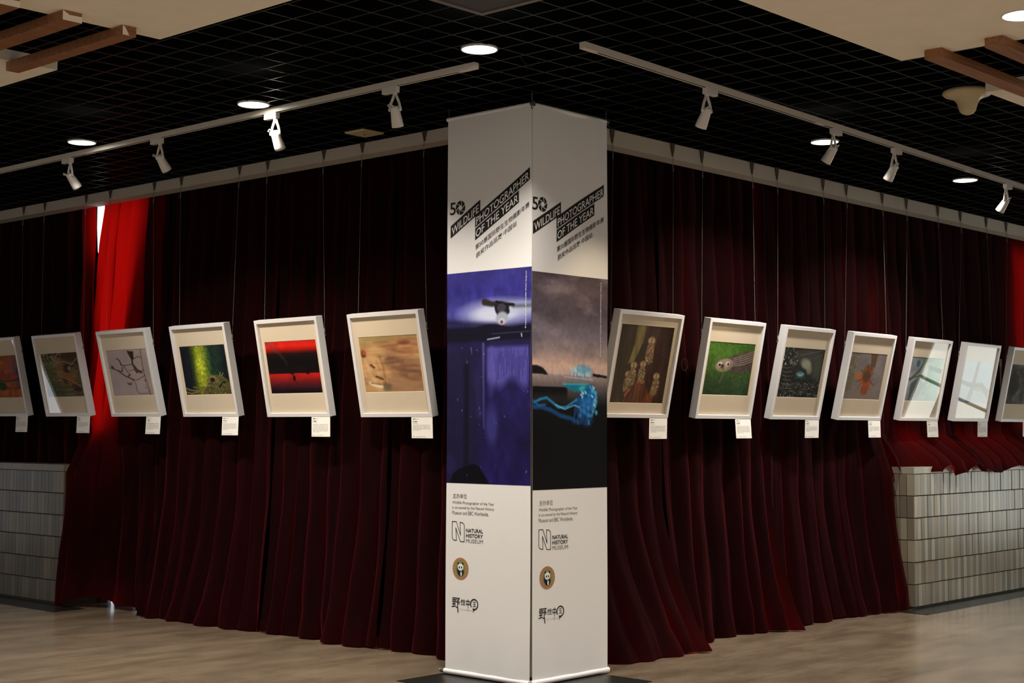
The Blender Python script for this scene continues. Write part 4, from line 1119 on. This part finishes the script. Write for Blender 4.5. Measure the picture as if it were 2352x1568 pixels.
def track_head(side, s, label, tilt, yaw=0.0, lit=False, flip=1):
    a, b = TRK[side]; a = Vector(a); b = Vector(b); d = (b - a).normalized()
    t = (s - a.y) / d.y if side == 'L' else (s - a.x) / d.x
    p = a + d * t
    ang = math.atan2(d.y, d.x)
    # local x along the track, local +y towards the curtain wall
    M = Matrix.Translation((p.x, p.y, TZ)) @ Matrix.Rotation(ang if side == 'R' else ang - math.pi, 4, 'Z')
    root = thing('track_spotlight', label, 'track light', M, 'white spotlights on the ceiling tracks')
    MB().box(-.058 , .058, -.0165, .0165, -.036, .0).build('adapter', M_head, root, bevel=.002)
    px = .038 * flip
    J = Matrix.Translation((px, 0, -.036)) @ Matrix.Rotation(math.radians(yaw), 4, 'Z')
    y_ = MB()
    y_.lathe([(.013, 0), (.014, -.006), (.012, -.014)], 16, M=J)
    for q in (-1, 1):
        y_.tube([J @ Vector((q * .006, 0, -.010)), J @ Vector((q * .013, 0, -.03)), J @ Vector((q * .024, 0, -.055)), J @ Vector((q * .033, 0, -.088)), J @ Vector((q * .034, 0, -.105))], [.008, .0085, .008, .008, .009], 8)
    y_.build('yoke', M_head, root, smooth=True)
    K = J @ Matrix.Translation((0, 0, -.098)) @ Matrix.Rotation(math.radians(tilt), 4, 'X')
    h = MB()
    h.lathe([(.0, .020), (.019, .020), (.024, .014), (.026, 0), (.029, -.03), (.0325, -.065), (.034, -.085), (.0345, -.1), (.031, -.1), (.028, -.08)], 28, M=K, cap=False)
    h.build('lamp_head', M_head, root, smooth=True)
    for q in (-1, 1):
        kn = MB(); kn.lathe([(.010, -.005), (.0115, 0), (.010, .005)], 14, M=K @ Matrix.Translation((q * .033, 0, 0)) @ Matrix.Rotation(math.pi / 2, 4, 'Y'))
        kn.build('pivot_knob', M_head, root, smooth=True)
    pl = MB(); pl.tube([K @ Vector((-.02, -.012, .012)), K @ Vector((-.03, -.024, .03)), K @ Vector((-.012, -.028, .042)), K @ Vector((.004, -.016, .018))], .0035, 7)
    pl.build('cable', M_head, root, smooth=True)
    ln = MB(); ln.lathe([(.0285, -.084), (.0285, -.086)], 24, M=K)
    ln.build('lens', M_glow if lit else M_slot, root)
    if lit:
        l = bpy.data.lights.new('lamp', 'SPOT'); l.energy = SPOT_POWER; l.color = (1, .78, .50); l.spot_size = math.radians(58); l.spot_blend = .8; l.shadow_soft_size = .03
        o = bpy.data.objects.new('lamp', l); col.objects.link(o); o.parent = root; o.matrix_local = K @ Matrix.Translation((0, 0, -.11))
    return root
track_head('L', -.05, 'white spotlight on the left track nearest the banners', 22, 20)
track_head('L', 1.03, 'brightly lit white spotlight just below a downlight, second from the banners on the left track', 30, 12, True)
track_head('L', 2.26, 'white spotlight third from the banners on the left track', 36, 0, True)
track_head('L', 3.38, 'white spotlight farthest left on the left track', 38, -4)
track_head('R', -.01, 'white spotlight on the right track nearest the banners', 30, -12, True, -1)
track_head('R', 1.50, 'white spotlight in front of a lit downlight on the right track', 36, 0, True, -1)
track_head('R', 2.38, 'white spotlight third from the banners on the right track', 34, -10, False, -1)
track_head('R', 4.36, 'white spotlight farthest right on the right track', 36, -4, False, -1)

# ------------------------------------------------------------------ wooden beams hung below the cream boards
def wood_beam(side, a0, a1, b0, b1, label, chip):
    root = thing('wooden_beam', label, 'beam', group='orange wooden beams under the ceiling')
    m = MB()
    if side == 'L': m.box(a0, a1, b0, b1, 3.372, 3.42)
    else: m.box(b0, b1, a0, a1, 3.372, 3.42)
    m.build('beam', M_wood, root, bevel=.0015)
    if chip:    # white end where the veneer has torn off
        c = MB(); y = b0 - .0006
        c.add([(a0, y, 3.373), (a1 if chip > 1 else a0 + .05, y, 3.373), (a1 if chip > 1 else a0 + .03, y, 3.373 + (.03 if chip > 1 else .002)), (a0 + .035, y, 3.373 + (.028 if chip > 1 else .006)), (a0 + .012, y, 3.412), (a0, y, 3.419)],
              [(0, 1, 2, 3, 4, 5)])
        c.build('chipped_end', M_white, root)['label'] = 'white bare patch on the end'
    return root
wood_beam('L', -3.112, -3.036, -.158, .938, 'wooden beam closest to the black ceiling at upper left, small chip on its end', 1)
wood_beam('L', -3.445, -3.345, -.180, 1.05, 'second wooden beam at upper left with a large white chip on its end', 2)
wood_beam('L', -3.775, -3.675, -.205, 1.05, 'wooden beam in the top left corner of the photo with a white chipped end', 2)
wood_beam('R', -2.862, -2.768, -.105, 1.16, 'wooden beam closest to the black ceiling at upper right', 0)
wood_beam('R', -3.195, -3.10, -.125, 1.16, 'second wooden beam at upper right, cut by the right edge of the photo', 0)

# ------------------------------------------------------------------ ceiling hatch, plate, trumpet-shaped fitting
h = thing('ceiling_hatch', 'dark square ceiling hatch with a grey rim at the top centre', 'hatch', Matrix.Translation((-2.28, -1.75, 3.46)))
MB().box(-.28, .28, -.28, .28, .004, .02).build('hatch_panel', M_hatch, h)
r_ = MB(); o = [(-.305, -.305), (.305, -.305), (.305, .305), (-.305, .305)]
ring(r_, -.305, .305, -.305, .305, .026, -.02, .002)
r_.v = [(x_, z_, -y_) for x_, y_, z_ in r_.v]
r_.build('hatch_rim', M_hatchrim, h)
h = thing('ceiling_plate', 'flat square cream plate on the black ceiling left of the banners', 'ceiling plate', Matrix.Translation((-.372, 1.175, ZC)))
pm = MB(); pm.lathe([(.135, 0), (.135, -.006), (.125, -.012), (.06, -.014), (.001, -.015)], 4, M=Matrix.Rotation(math.radians(45), 4, 'Z'))
pm.build('plate', M_plastic, h, bevel=.003)
MB().box(-.008, .008, -.006, .006, -.018, -.014).build('indicator', M_hatchrim, h)
h = thing('ceiling_antenna', 'yellowed trumpet-shaped fitting hanging by the end of the right cream board', 'ceiling fitting', Matrix.Translation((1.135, -2.405, ZC)))
m = MB(); m.lathe([(.125, 0), (.140, -.010), (.142, -.022), (.130, -.034), (.100, -.043), (.075, -.056), (.060, -.078), (.052, -.104), (.046, -.124), (.034, -.138), (.018, -.146), (.001, -.148)], 40)
m.build('shade', M_plastic, h, smooth=True)

# thin loose wire drooping from the ceiling grid
m = MB(); m.tube([(-1.21 + .10 * t, -1.00 - .05 * t, ZC + .0 - .05 * math.sin(math.pi * t) ** .8) for t in np.linspace(0, 1, 14)], .0014, 5)
tag(m.build('loose_wire', M_grid), 'thin dark wire drooping from the ceiling beside the central downlight', 'wire')
